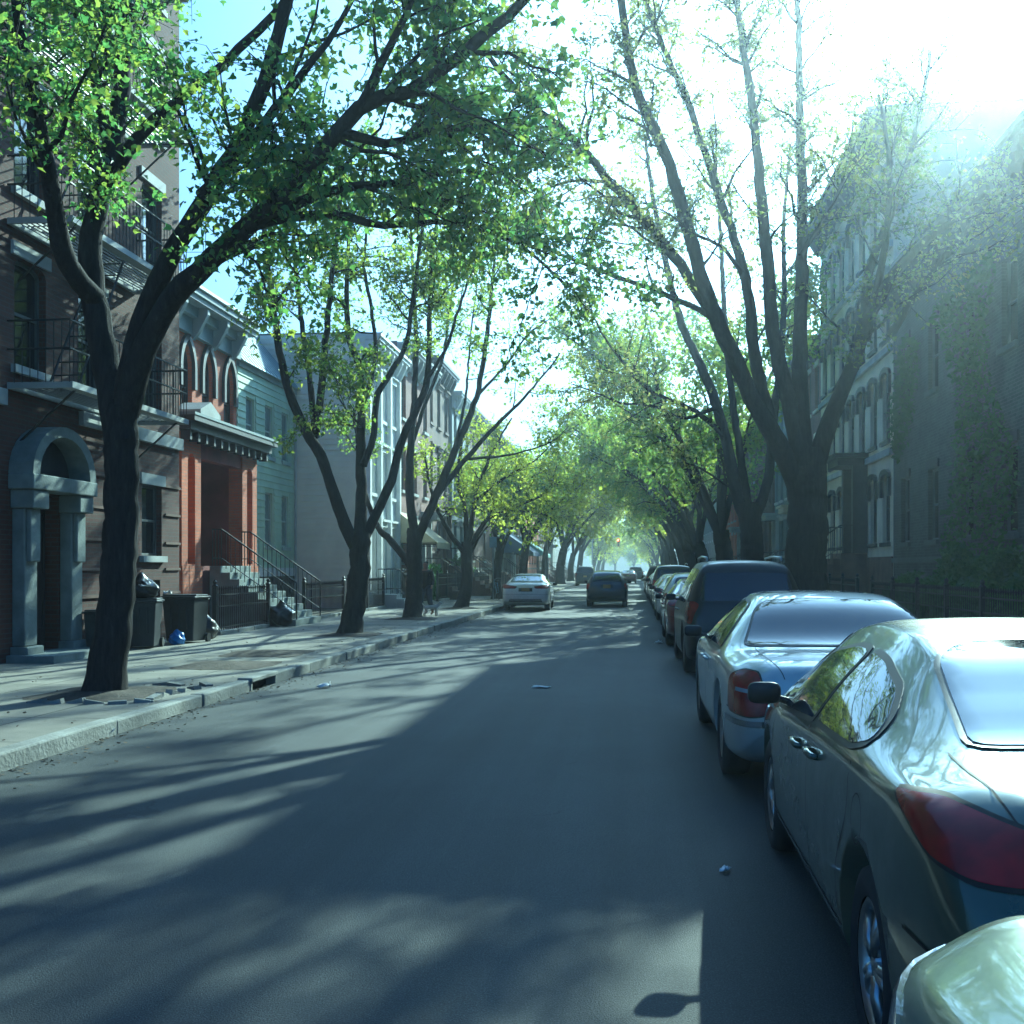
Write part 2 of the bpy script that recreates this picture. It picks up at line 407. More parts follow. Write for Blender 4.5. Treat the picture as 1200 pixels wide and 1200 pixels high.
def grow(limbs, p):
    """limbs: list of (points, r0, r1, leafy_from, density factor). returns wood and leaf arrays"""
    wood = Wood(); LV = []; LF = []; ln = 0
    twP, twD, twL = [], [], []
    for (pts, r0, r1, f0, dens) in limbs:
        foot = dens <= 0
        C = catmull(pts, .10 if foot else .22)
        k = len(C); t = np.linspace(0, 1, k)
        C = C + rng.normal(0, .012, C.shape) * np.minimum(1, t * 4)[:, None]
        ph = rng.uniform(0, 6, 3)
        C += np.stack([np.sin(t * k * .11 + ph[0]), np.sin(t * k * .13 + ph[1]), np.zeros(k)], 1) * .04 * np.minimum(1, t * 3)[:, None]
        rr = r0 + (r1 - r0) * t ** .85
        Vt, Ft = tube_arrays(C, rr * (1 + rng.normal(0, .03 if not foot else .012, k)), 20 if foot else (9 if r0 > .06 else 6))
        if foot:
            Vr = Vt.reshape(k, 20, 3); hh = (C[:, 2] - C[0, 2])[:, None]; th_ = np.arange(20) * 2 * np.pi / 20
            lob = 1 + .30 * np.sin(5 * th_ + ph[0]) + .16 * np.sin(8 * th_ + ph[1])
            fl = 1 + .42 * np.exp(-hh / .20) * lob[None] + .035 * np.sin(4 * th_ + ph[2])[None]
            Vt = (C[:, None, :] + (Vr - C[:, None, :]) * fl[..., None]).reshape(-1, 3)
        wood.add(Vt, Ft)
        if dens <= 0: continue
        length = np.linalg.norm(np.diff(C, axis=0), axis=1).sum()
        n2 = max(1, int(length * (1 - f0) * p['n2'] * dens))
        for q in range(n2):
            tt = f0 + (1 - f0) * rng.random() ** .8
            i = min(k - 2, int(tt * (k - 1)))
            tan = nrm(C[i + 1] - C[i]); per = rng.normal(0, 1, 3); per = nrm(per - tan * (per @ tan))
            d = nrm(tan * rng.uniform(.35, .9) + per * .8 + UP * p.get('up', .15))
            l2 = p['l2'] * rng.uniform(.5, 1.3) * (1.15 - .45 * tt)
            m = 6; s = np.linspace(0, 1, m)[:, None]
            bend = rng.normal(0, .16, 3) + UP * rng.uniform(-.28, .22)
            S = C[i] + d * s * l2 + bend * (s ** 2) * l2 + np.vstack([np.zeros(3), rng.normal(0, .02 * l2, (m - 1, 3))])
            ra = min(.5 * rr[i], .012 + .014 * l2)
            wood.add(*tube_arrays(S, np.linspace(ra, .005, m), 5))
            n3 = max(2, int(p['n3'] * rng.uniform(.7, 1.3)))
            u = rng.uniform(.12, 1, n3); seg = np.minimum((u * (m - 1)).astype(int), m - 2)
            fr = (u * (m - 1) - seg)[:, None]
            b0 = S[seg] * (1 - fr) + S[seg + 1] * fr
            sd = nrm(S[seg + 1] - S[seg])
            dd = nrm(sd * .6 + rng.normal(0, .6, (n3, 3)) + UP * p.get('tup', .05))
            twP.append(b0); twD.append(dd); twL.append(p['l3'] * rng.uniform(.5, 1.25, n3))
    P = np.vstack(twP); D = np.vstack(twD); Ln = np.concatenate(twL)[:, None]; n = len(P)
    bend = rng.normal(0, .2, (n, 3)) - UP * .12
    A = [P, P + D * Ln * .5 + bend * Ln * .25, P + D * Ln + bend * Ln]
    tang = [D, nrm(D + bend * .7), nrm(D + bend * 1.4)]
    perp = nrm(np.cross(D, rng.normal(0, 1, (n, 3)))); per2 = np.cross(D, perp)
    rad = [p.get('tr', .007), p.get('tr', .007) * .7, .003]
    ring = []
    for j in range(3):
        for a in (0, 2.094, 4.189): ring.append(A[j] + rad[j] * (math.cos(a) * perp + math.sin(a) * per2))
    V = np.stack(ring, 1).reshape(-1, 3); base = np.arange(n)[:, None] * 9; Fq = []
    for j in range(2):
        for i in range(3): Fq.append(base + np.array([[j * 3 + i, j * 3 + (i + 1) % 3, (j + 1) * 3 + (i + 1) % 3, (j + 1) * 3 + i]]))
    wood.add(V, np.vstack(Fq))
    nl = p['nl']
    s = rng.uniform(.03, 1.0, (n, nl, 1)) ** .6
    pos = (P[:, None] * (1 - s) ** 2 + 2 * A[1][:, None] * s * (1 - s) + A[2][:, None] * s ** 2) + rng.normal(0, p.get('sp', .05), (n, nl, 3))
    keep = rng.random((n, nl)) < p.get('keep', 1.0)
    dirs = np.broadcast_to(D[:, None], pos.shape)
    lv, lf = leaves(pos[keep], dirs[keep], p['leaf'], p.get('droop', .35), p.get('lobed', False))
    return np.vstack(wood.V), np.vstack(wood.F), lv, lf

PARAMS = {
    'near':  dict(n2=3.6, l2=1.5, n3=13, l3=.55, nl=17, leaf=.082, sp=.08, lobed=True),
    'mid':   dict(n2=3.0, l2=1.6, n3=10, l3=.65, nl=17, leaf=.10, sp=.09),
    'young': dict(n2=4.2, l2=1.7, n3=11, l3=.55, nl=12, leaf=.085, sp=.05, up=.3, tr=.009),
    'far':   dict(n2=2.4, l2=1.9, n3=8, l3=.85, nl=14, leaf=.19, sp=.14),
    'veryfar': dict(n2=1.3, l2=2.2, n3=6, l3=1.0, nl=12, leaf=.34, sp=.22),
}

def make_tree(name, label, base, limbs, par, leafkey, group, name_crown='crown', **over):
    p = dict(PARAMS[par]); p.update(over)
    b = np.array(base, float)
    t = thing(name, label, 'tree', tuple(b), 0, group)
    V, Fq, lv, lf = grow(limbs, p)
    link('trunk', np_mesh('trunk', V - b, [Fq], 'bark'), t)
    link(name_crown, np_mesh('crown', lv - b, [lf], leafkey, smooth=False), t)
    return t

def flare(base, top, r):             # trunk with a root flare
    b = np.array(base, float); tp = np.array(top, float)
    return b, tp, r

def trunk_limb(pts, r0, r1):
    return (pts, r0, r1, 1.0, 0)

def root_flare(base, r): return []

def auto_limbs(base, h0, r, n, reach, height, lean=(0, 0), forks=2, seed=0, f0=.3):
    g = random.Random(seed)
    b = np.array(base, float)
    top = b + np.array([lean[0] * .15, lean[1] * .15, h0])
    out = [trunk_limb([b - UP * .05, b + UP * h0 * .5 + np.array([g.uniform(-.05, .05), g.uniform(-.05, .05), 0]), top], r * 1.12, r * .9)]
    out += root_flare(b, r)
    for i in range(n):
        a = 2 * math.pi * (i + g.uniform(-.3, .3)) / n
        rc = reach * g.uniform(.7, 1.15); hh = (height - h0) * g.uniform(.75, 1.05)
        dx, dy = math.cos(a) * rc + lean[0], math.sin(a) * rc + lean[1]
        p1 = top + np.array([dx * .22, dy * .22, hh * .30]); p2 = top + np.array([dx * .58, dy * .58, hh * .68]); p3 = top + np.array([dx, dy, hh])
        rl = r * g.uniform(.42, .6)
        out.append(([top - UP * .25, p1, p2, p3], rl, .02, f0, 1.))
        for k in range(forks):
            q = p1 if k == 0 else p2
            a2 = a + g.uniform(.5, 1.0) * (1 if k % 2 else -1)
            rr = reach * g.uniform(.45, .8)
            e = q + np.array([math.cos(a2) * rr + lean[0] * .4, math.sin(a2) * rr + lean[1] * .4, hh * g.uniform(.25, .5)])
            out.append(([q, (q + e) / 2 + UP * .25, e], rl * .5, .015, .15, 1.))
    return out

GL = 'street trees along the left pavement'
GR = 'street trees along the right pavement'
def PL(lst): return [W(*q) for q in lst]

def build_trees():
    SW = .14
    # --- nearest left tree
    b = np.array([-6.30, 12.6, SW])
    L = [trunk_limb([b - UP * .1] + PL([(133, 700, 13.3), (141, 570, 13.3), (146, 480, 13.3)]), .225, .20)] + root_flare(b, .235)
    L += [(PL([(143, 520, 13.3), (118, 390, 13.4), (108, 300, 13.5), (121, 228, 13.6), (138, 160, 13.8), (150, 60, 14.0), (157, -60, 14.2)]), .20, .07, .35, .9),
          (PL([(112, 350, 13.4), (78, 310, 13.0), (62, 240, 12.6), (45, 150, 12.2), (26, 50, 12.0), (0, -80, 11.8)]), .13, .05, .3, .8),
          (PL([(124, 220, 13.6), (160, 163, 13.3), (205, 120, 13.0), (260, 75, 12.6), (320, 15, 12.2), (380, -70, 12.0)]), .085, .035, .55, .35),
          (PL([(130, 185, 13.7), (118, 120, 14.2), (105, 40, 14.6), (95, -60, 15.0)]), .08, .03, .1, 1.1),
          (PL([(146, 470, 13.3), (160, 400, 13.2), (182, 330, 13.0), (212, 268, 12.8), (243, 222, 12.5), (278, 160, 12.2), (305, 95, 12.0), (330, 10, 11.8), (350, -70, 11.6)]), .155, .06, .42, .9),
          (PL([(236, 230, 12.5), (275, 190, 12.2), (320, 130, 11.8), (380, 50, 11.4), (430, -40, 11.2)]), .08, .02, .15, 1.0),
          (PL([(148, 480, 13.3), (168, 410, 13.0), (200, 352, 12.7), (250, 300, 12.4), (298, 257, 12.1), (347, 213, 11.8), (393, 160, 11.6), (425, 127, 11.5), (485, 105, 11.4), (547, 62, 11.3), (600, 20, 11.2), (660, -40, 11.1), (720, -110, 11.0)]), .17, .03, .3, .85),
          (PL([(297, 258, 12.1), (345, 240, 12.4), (400, 222, 12.7), (465, 215, 13.0), (540, 200, 13.4), (610, 205, 13.8)]), .075, .018, .15, 1.1),
          (PL([(285, 268, 12.15), (320, 258, 12.3), (385, 250, 12.8), (450, 262, 13.4), (530, 262, 14.0), (610, 285, 14.6), (665, 335, 15.0)]), .065, .015, .12, 1.15),
          (PL([(225, 325, 12.5), (290, 290, 13.4), (325, 285, 13.9), (370, 305, 14.4)]), .07, .02, .6, .7),
          (PL([(400, 155, 11.6), (450, 165, 11.9), (520, 150, 12.3), (590, 150, 12.7), (650, 185, 13.0)]), .06, .02, .1, 1.3),
          (PL([(420, 130, 11.5), (440, 80, 11.3), (470, 20, 11.1), (500, -60, 11.0)]), .06, .02, .1, 1.0)]
    make_tree('street_tree', 'nearest thick dark tree in the brick-edged pit, left kerb, its limbs reaching over the road', b, L, 'near', 'leaf_deep', GL)
    # --- second left tree
    b = np.array([-6.31, 24.2, SW])
    D = 25.0
    def Q(lst, dz=0.): return [W(x, y, D + dz * i) for i, (x, y) in enumerate(lst)]
    L = [trunk_limb([b - UP * .1] + Q([(418, 700), (421, 650), (421, 625)]), .245, .22)] + root_flare(b, .22)
    L += [(Q([(419, 645), (405, 615), (378, 535), (360, 505), (337, 447), (323, 385), (312, 300), (300, 215)], -.25), .16, .04, .5, .9),
          (Q([(370, 512), (368, 490), (363, 433), (353, 357), (345, 290), (338, 210)], .15), .085, .03, .35, 1.),
          (Q([(370, 505), (374, 480), (383, 400), (393, 310), (400, 250), (402, 180)], -.2), .10, .03, .4, .9),
          (Q([(421, 640), (423, 600), (424, 533), (425, 440), (410, 393), (407, 330), (408, 250)], .3), .15, .035, .5, .8),
          (Q([(426, 545), (438, 510), (442, 462), (472, 410), (481, 365), (490, 300), (502, 215)], .3), .09, .03, .4, .8),
          (Q([(424, 480), (440, 420), (436, 360), (428, 300), (440, 220)], .4), .06, .025, .3, .9),
          (Q([(422, 640), (436, 612), (458, 563), (470, 513), (497, 453), (504, 383), (507, 310), (520, 220)], .3), .13, .03, .5, .75),
          (Q([(498, 450), (525, 400), (545, 340), (575, 280)], .3), .05, .02, .35, .6),
          (Q([(424, 500), (405, 480), (395, 465), (400, 440)], -.3), .03, .012, .0, 2.0)]
    make_tree('street_tree', 'vase-shaped tree with dense green top in front of the grey side wall', b, L, 'near', 'leaf_mid', GL, leaf=.092, n2=3.0)
    # --- third left tree
    b = np.array([-6.42, 31.8, SW]); D = 32.8
    L = [trunk_limb([b - UP * .1] + Q([(485, 690), (487, 650), (487, 620)]), .24, .22)] + root_flare(b, .22)
    L += [(Q([(484, 670), (476, 655), (455, 630), (443, 615), (425, 560), (415, 480)], .4), .13, .04, .5, .6),
          (Q([(487, 630), (481, 583), (483, 517), (487, 433), (484, 350), (478, 260)], -.2), .15, .03, .45, .85),
          (Q([(483, 520), (500, 470), (520, 420), (530, 350), (545, 270)], .4), .07, .02, .4, .7),
          (Q([(489, 632), (510, 583), (531, 530), (557, 465), (568, 400), (575, 345), (583, 270)], -.3), .15, .03, .5, .45),
          (Q([(512, 580), (547, 537), (580, 500), (613, 467), (635, 440), (655, 415)], -.4), .10, .02, .45, .45),
          (Q([(549, 538), (597, 533), (640, 520), (665, 500)], .2), .05, .015, .35, .5),
          (Q([(557, 467), (590, 430), (615, 395), (640, 375)], -.2), .05, .02, .4, .5),
          (Q([(531, 530), (545, 470), (552, 400), (560, 330)], .3), .05, .02, .4, .5)]
    make_tree('street_tree', 'wide forked tree with thin leafy tips and the dog walker behind its trunk', b, L, 'mid', 'leaf_mid', GL, leaf=.10)
    # --- fourth: small bright yellow-green
    b = np.array([-6.28, 40.2, SW]); D = 41.0
    L = [trunk_limb([b - UP * .1] + Q([(545, 690), (546, 660), (547, 635)]), .24, .21)] + root_flare(b, .20)
    L += [(Q([(546, 650), (528, 625), (513, 593), (503, 560), (500, 530)], -.3), .12, .03, .35, 1.2),
          (Q([(547, 640), (545, 600), (535, 560), (540, 520), (550, 490)], .3), .12, .03, .35, 1.4),
          (Q([(548, 640), (557, 583), (570, 545), (585, 515), (600, 490)], .4), .12, .03, .3, 1.6),
          (Q([(549, 645), (573, 607), (613, 590), (640, 575), (652, 545)], -.2), .11, .02, .25, 1.7),
          (Q([(560, 585), (590, 560), (625, 540), (645, 520)], .3), .06, .02, .1, 1.8),
          (Q([(595, 597), (620, 600), (645, 605), (655, 620)], -.3), .05, .02, .1, 1.6),
          (Q([(549, 655), (562, 630), (575, 612)], .3), .07, .02, .4, 1.2)]
    make_tree('street_tree', 'low spreading tree with glowing yellow-green leaves behind the white sedan', b, L, 'mid', 'leaf_bright', GL, n2=2.0, leaf=.115, l2=1.3, nl=14, n3=9)
    # --- big right tree
    b = np.array([4.0, 22.6, SW]); D = 22.5
    L = [trunk_limb([b - UP * .1] + Q([(948, 690), (948, 620), (945, 560), (940, 530)]), .46, .40)] + root_flare(b, .42)
    L += [(Q([(938, 580), (912, 520), (882, 465), (852, 395), (830, 345), (808, 270), (778, 180), (742, 100), (728, 20), (715, -60)], -.3), .22, .06, .45, .75),
          (Q([(845, 385), (790, 300), (735, 235), (672, 163), (610, 110), (577, 70), (540, 10)], -.45), .13, .04, .3, 1.1),
          (Q([(842, 378), (818, 363), (763, 340), (693, 313), (643, 290), (610, 250)], -.3), .07, .02, .2, .7),
          (Q([(905, 505), (884, 420), (876, 350), (864, 300), (830, 190), (805, 115), (765, 20), (745, -60)], .2), .15, .04, .4, .9),
          (Q([(944, 560), (922, 460), (905, 390), (898, 320), (888, 200), (879, 100), (868, 20), (860, -60)], .2), .20, .05, .4, .85),
          (Q([(943, 545), (938, 440), (940, 330), (938, 220), (935, 120), (935, 20), (930, -60)], .35), .19, .05, .4, .85),
          (Q([(950, 560), (975, 490), (1000, 430), (1020, 370), (1042, 330), (1075, 290), (1110, 262), (1150, 230)], -.1), .22, .05, .4, .8),
          (Q([(1000, 432), (1012, 370), (1020, 310), (1050, 230), (1075, 140), (1090, 60)], .3), .12, .04, .3, .9),
          (Q([(1015, 400), (1030, 330), (1042, 270), (1045, 190), (1030, 110)], -.3), .10, .03, .3, .9),
          (Q([(1042, 395), (1075, 345), (1110, 300), (1150, 250), (1190, 200)], -.2), .09, .03, .3, .8),
          (Q([(938, 300), (965, 260), (990, 210), (1000, 140)], .2), .06, .02, .2, .9),
          (Q([(870, 320), (850, 290), (820, 275), (795, 262)], -.2), .05, .02, .2, .7),
          (Q([(800, 255), (775, 290), (740, 270), (700, 245)], -.2), .045, .015, .2, .9),
          (Q([(720, 215), (690, 210), (655, 215), (625, 235)], -.3), .04, .015, .1, 1.)]
    make_tree('street_tree', 'largest tree on the right pavement, many bare upright limbs with sparse young leaves', b, L, 'young', 'leaf_young', GR, n2=4.4)
    # --- second right tree
    b = np.array([3.9, 34.3, SW]); D = 34.5
    L = [trunk_limb([b - UP * .1] + Q([(880, 680), (880, 630), (878, 590)]), .40, .34)] + root_flare(b, .36)
    L += [(Q([(878, 620), (862, 575), (850, 515), (833, 455), (815, 415), (800, 380), (782, 310), (765, 230), (755, 160)], .2), .22, .05, .5, .8),
          (Q([(850, 515), (840, 480), (805, 490), (765, 475), (730, 472), (700, 460), (672, 450)], -.4), .08, .02, .3, .8),
          (Q([(848, 510), (815, 482), (760, 457), (730, 425), (705, 388), (690, 350)], -.3), .09, .02, .3, .8),
          (Q([(880, 615), (868, 540), (858, 470), (852, 400), (848, 320), (842, 230), (832, 150)], .4), .15, .04, .4, .8),
          (Q([(882, 615), (900, 560), (905, 500), (915, 430), (920, 350), (918, 260), (925, 170)], .3), .18, .04, .4, .8),
          (Q([(862, 575), (840, 560), (815, 545), (795, 540)], -.3), .05, .02, .3, 1.)]
    make_tree('street_tree', 'second tree on the right pavement, forked low behind the black SUV with long thin arms', b, L, 'young', 'leaf_young', GR, n2=3.6, nl=11, leaf=.10)
    # --- rows further on (crowns hand-sized so that they close over the street)
    rows = [
        # x, y, trunk height, r, n limbs, reach, height, lean, leaf, params, label, group
        (-6.4, 52.5, 2.4, .22, 5, 2.3, 6.2, (.6, 0), 'leaf_mid', 'far', 'small dark green tree just beyond the low yellow-green one', GL),
        (-6.5, 66, 3.0, .26, 5, 3.2, 8.0, (1.2, 0), 'leaf_bright', 'far', 'leafy tree beside the slim grey lamp pole', GL),
        (-6.6, 84, 3.2, .22, 5, 3.6, 9.5, (1.4, 0), 'leaf_bright', 'far', 'slender pale tree just past the grey lamp pole', GL),
        (-6.5, 101, 3.2, .38, 6, 4.6, 11, (2.0, 0), 'leaf_young', 'far', 'stout arching tree near the blue shop awning', GL),
        (-6.6, 120, 3.0, .32, 5, 4.5, 10, (2.2, 0), 'leaf_bright', 'veryfar', 'pale tree close to the teal shop awning', GL),
        (-6.6, 140, 3.4, .34, 5, 4.5, 11, (1.5, 0), 'leaf_bright', 'veryfar', 'yellow-green tree shortly before the traffic signal on the left', GL),
        (3.9, 46.5, 3.0, .36, 6, 4.8, 12.5, (-1.6, 0), 'leaf_mid', 'far', 'third tree on the right pavement, pale crown above the row of parked cars', GR),
        (4.0, 60, 2.7, .38, 6, 5.0, 9.2, (-3.0, 0), 'leaf_mid', 'far', 'dense green arching tree on the right whose boughs hang low over the road', GR),
        (4.0, 73, 3.0, .38, 6, 5.0, 12.0, (-2.6, 0), 'leaf_bright', 'far', 'bright yellow-green tree on the right behind the dense arching one', GR),
        (4.1, 88, 3.0, .36, 6, 4.6, 10.5, (-2.2, 0), 'leaf_mid', 'far', 'broad green tree halfway along the right pavement, before the line of far parked cars', GR),
        (4.1, 106, 3.0, .34, 5, 4.6, 10.5, (-1.8, 0), 'leaf_bright', 'veryfar', 'far yellow-green tree on the right with a bent trunk', GR),
        (4.2, 126, 3.2, .34, 5, 4.4, 10.5, (-1.6, 0), 'leaf_mid', 'veryfar', 'far green tree on the right opposite the teal shop awning', GR),
        (4.2, 148, 3.2, .34, 5, 4.4, 11, (-1.2, 0), 'leaf_mid', 'veryfar', 'last green tree on the right before the traffic signal', GR),
    ]
    for i, (x, y, h0, r, n, reach, H, lean, leaf, par, lab, grp) in enumerate(rows):
        b = np.array([x, y, SW])
        over = {}
        if leaf == 'leaf_young': over = dict(keep=.85)
        make_tree('street_tree', lab, b, auto_limbs(b, h0, r, n, reach, H, lean, 2, 100 + i), par, leaf, grp, **over)
    # beyond the crossing
    far = [(-6.4, 184), (-6.2, 206), (-6.0, 230), (4.4, 184), (4.2, 206), (4.0, 230)]
    for i, (x, y) in enumerate(far):
        b = np.array([x, y, SW])
        make_tree('street_tree', 'hazy tree far beyond the traffic signal on the %s of the street' % ('left' if x < 0 else 'right'), b,
                  auto_limbs(b, 2.4, .36, 6, 4.4, 10.5, (1.5 if x < 0 else -1.5, 0), 1, 300 + i, .08), 'veryfar', 'leaf_bright', 'far trees on the %s beyond the crossing' % ('left' if x < 0 else 'right'))
    for i, (x, y) in enumerate([(-8.5, 292), (-4.2, 288), (.6, 294), (5.2, 289)]):
        b = np.array([x, y, 0])
        make_tree('street_tree', 'hazy tree closing the very end of the street', b, auto_limbs(b, 2.0, .3, 6, 3.6, 9.5, (0, 0), 1, 340 + i, .05), 'veryfar', 'leaf_mid', 'trees closing the far end of the street')

# ---------------------------------------------------------------- setting
KL, KR = -5.05, 2.85
def build_ground():
    def sheet(name, x0, x1, y0, y1, z, mat, nx=1, ny=1):
        b = MB(); b.add([(x0, y0, z), (x1, y0, z), (x1, y1, z), (x0, y1, z)], [(0, 1, 2, 3)])
        o = b.build(name, mat, fix=False); tag(o, kind='structure'); return o
    sheet('ground', -150, 150, -60, 420, -.03, 'yard')
    sheet('road', KL, KR, -60, 280, 0, 'asphalt')
    def pavement(name, x0, x1):
        b = MB(); b.box((x0, -60, -.02), (x1, 420, .14)); o = b.build(name, 'concrete', fix=True); tag(o, kind='structure')
    pavement('pavement_left', -30, KL - .18)
    pavement('pavement_right', KR + .18, 30)
    def kerb(name, x0, x1, gap=None):
        b = MB(); y = -60.
        g = random.Random(3)
        while y < 300:
            n = y + (2.2 if y < 80 else 8)
            dz = g.uniform(-.012, .012); dx = g.uniform(-.012, .012)
            if not (gap and y < gap[1] and n > gap[0]):
                b.box((x0 + dx, y + .008, -.02), (x1 + dx, n - .008, .148 + dz))
            else:
                if y < gap[0]: b.box((x0, y + .008, -.02), (x1, gap[0], .148))
                if n > gap[1]: b.box((x0, gap[1], -.02), (x1, n - .008, .148))
            y = n
        o = b.build(name, 'kerbstone', bevel=.02); tag(o, kind='structure')
    kerb('kerb_left', KL - .176, KL, gap=(14.2, 15.3))
    kerb('kerb_right', KR, KR + .176)
    # storm drain let into the left kerb
    t = thing('storm_drain', 'dark storm drain mouth set into the left kerb', 'drain', (KL - .09, 14.75, 0))
    b = MB(); b.box((-.09, -.548, .115), (.12, .548, .175)); b.box((-.09, -.548, -.02), (.10, -.47, .114)); b.box((-.09, .47, -.02), (.10, .548, .114))
    b.build('drain_frame', 'kerbstone', t, bevel=.012)
    b = MB(); b.box((-.085, -.47, -.01), (-.04, .47, .113)); b.build('drain_mouth', 'car_seam', t)
    # tree pits
    for i, (x, y) in enumerate([(-6.30, 12.6), (-6.31, 24.2), (-6.42, 31.8), (-6.28, 40.2), (-6.35, 18.7), (-6.2, 16.4)]):
        b = MB(); n = 22
        vs = [(0, 0, .075)]
        for k in range(n):
            a = 2 * math.pi * k / n; rr = .78 * (1 + .06 * rnd.uniform(-1, 1)); q = max(abs(math.cos(a)), abs(math.sin(a)))
            vs.append((rr * math.cos(a) / q * .9, rr * math.sin(a) / q, .004))
        b.add(vs, [(0, 1 + k, 1 + (k + 1) % n) for k in range(n)])
        o = b.build('tree_pit_soil', 'soil'); o.location = (x, y, .14); tag(o, kind='structure')
    t = thing('brick_edging', 'heaved ring of old paving bricks around the nearest left tree', 'edging', (-6.30, 12.6, .14))
    g = random.Random(5)
    for k in range(14):
        a = -1.9 + 3.4 * k / 14; rr = .95 * (1 + .05 * g.uniform(-1, 1)); q = max(abs(math.cos(a)), abs(math.sin(a)))
        c = np.array([rr * math.cos(a) / q * .9, rr * math.sin(a) / q, -.002]); M3 = Matrix.Rotation(a + g.uniform(-.4, .4), 3, 'Z') @ Matrix.Rotation(g.uniform(-.3, .3), 3, 'X')
        b = MB(); vs = [tuple(c + np.array(M3 @ Vector((sx * .05, sy * .1, sz * .035)))) for sz in (-1, 1) for sx, sy in ((-1, -1), (1, -1), (1, 1), (-1, 1))]
        b.add(vs, [(0, 3, 2, 1), (4, 5, 6, 7), (0, 1, 5, 4), (1, 2, 6, 5), (2, 3, 7, 6), (3, 0, 4, 7)]); b.build('brick', 'kerbstone', t)

# ---------------------------------------------------------------- buildings
def inpoly(p, poly):
    x, y = p; c = False; n = len(poly); j = n - 1
    for i in range(n):
        xi, yi = poly[i]; xj, yj = poly[j]
        if (yi > y) != (yj > y) and x < (xj - xi) * (y - yi) / (yj - yi) + xi: c = not c
        j = i
    return c

def tri_poly(outer, holes, extra=()):
    vs, es = [], []
    for poly in [outer] + list(holes):
        n0 = len(vs); vs += [Vector(p) for p in poly]; k = len(poly)
        es += [(n0 + i, n0 + (i + 1) % k) for i in range(k)]
    vs += [Vector(p) for p in extra]
    r = delaunay_2d_cdt(vs, es, [], 0, 1e-6)
    V = [(v.x, v.y) for v in r[0]]; Fs = []
    for f in r[2]:
        c = (sum(V[i][0] for i in f) / len(f), sum(V[i][1] for i in f) / len(f))
        if inpoly(c, outer) and not any(inpoly(c, h) for h in holes): Fs.append(tuple(f))
    return V, Fs

def shape(kind, u, z, w, h):          # opening outline; u centre, z sill
    a, b = u - w / 2, u + w / 2
    if kind == 'rect': return [(a, z), (b, z), (b, z + h), (a, z + h)]
    if kind == 'seg':
        r = .16 * w
        return [(a, z), (b, z)] + [(u + w / 2 * math.cos(t), z + h - r + r * math.sin(t)) for t in np.linspace(0, math.pi, 9)]
    if kind == 'arch':
        r = w / 2
        return [(a, z), (b, z)] + [(u + r * math.cos(t), z + h - r + r * math.sin(t)) for t in np.linspace(0, math.pi, 13)]
    if kind == 'gothic':
        s = z + h - w * .95
        right = [(a + w * math.cos(t), s + w * 1.10 * math.sin(t)) for t in np.linspace(0, math.radians(60), 7)]
        left = [(u - (p[0] - u), p[1]) for p in right[:-1]][::-1]
        return [(a, z), (b, z)] + right + left

def inset(poly, d):
    P = np.array(poly); c = P.mean(0); n = len(P); out = []
    for i in range(n):
        e0 = nrm(P[i] - P[i - 1]); e1 = nrm(P[(i + 1) % n] - P[i])
        n0 = np.array([-e0[1], e0[0]]); n1 = np.array([-e1[1], e1[0]]); m = nrm(n0 + n1); k = max(.5, m @ n0)
        out.append(tuple(P[i] + m * d / k))
    return out

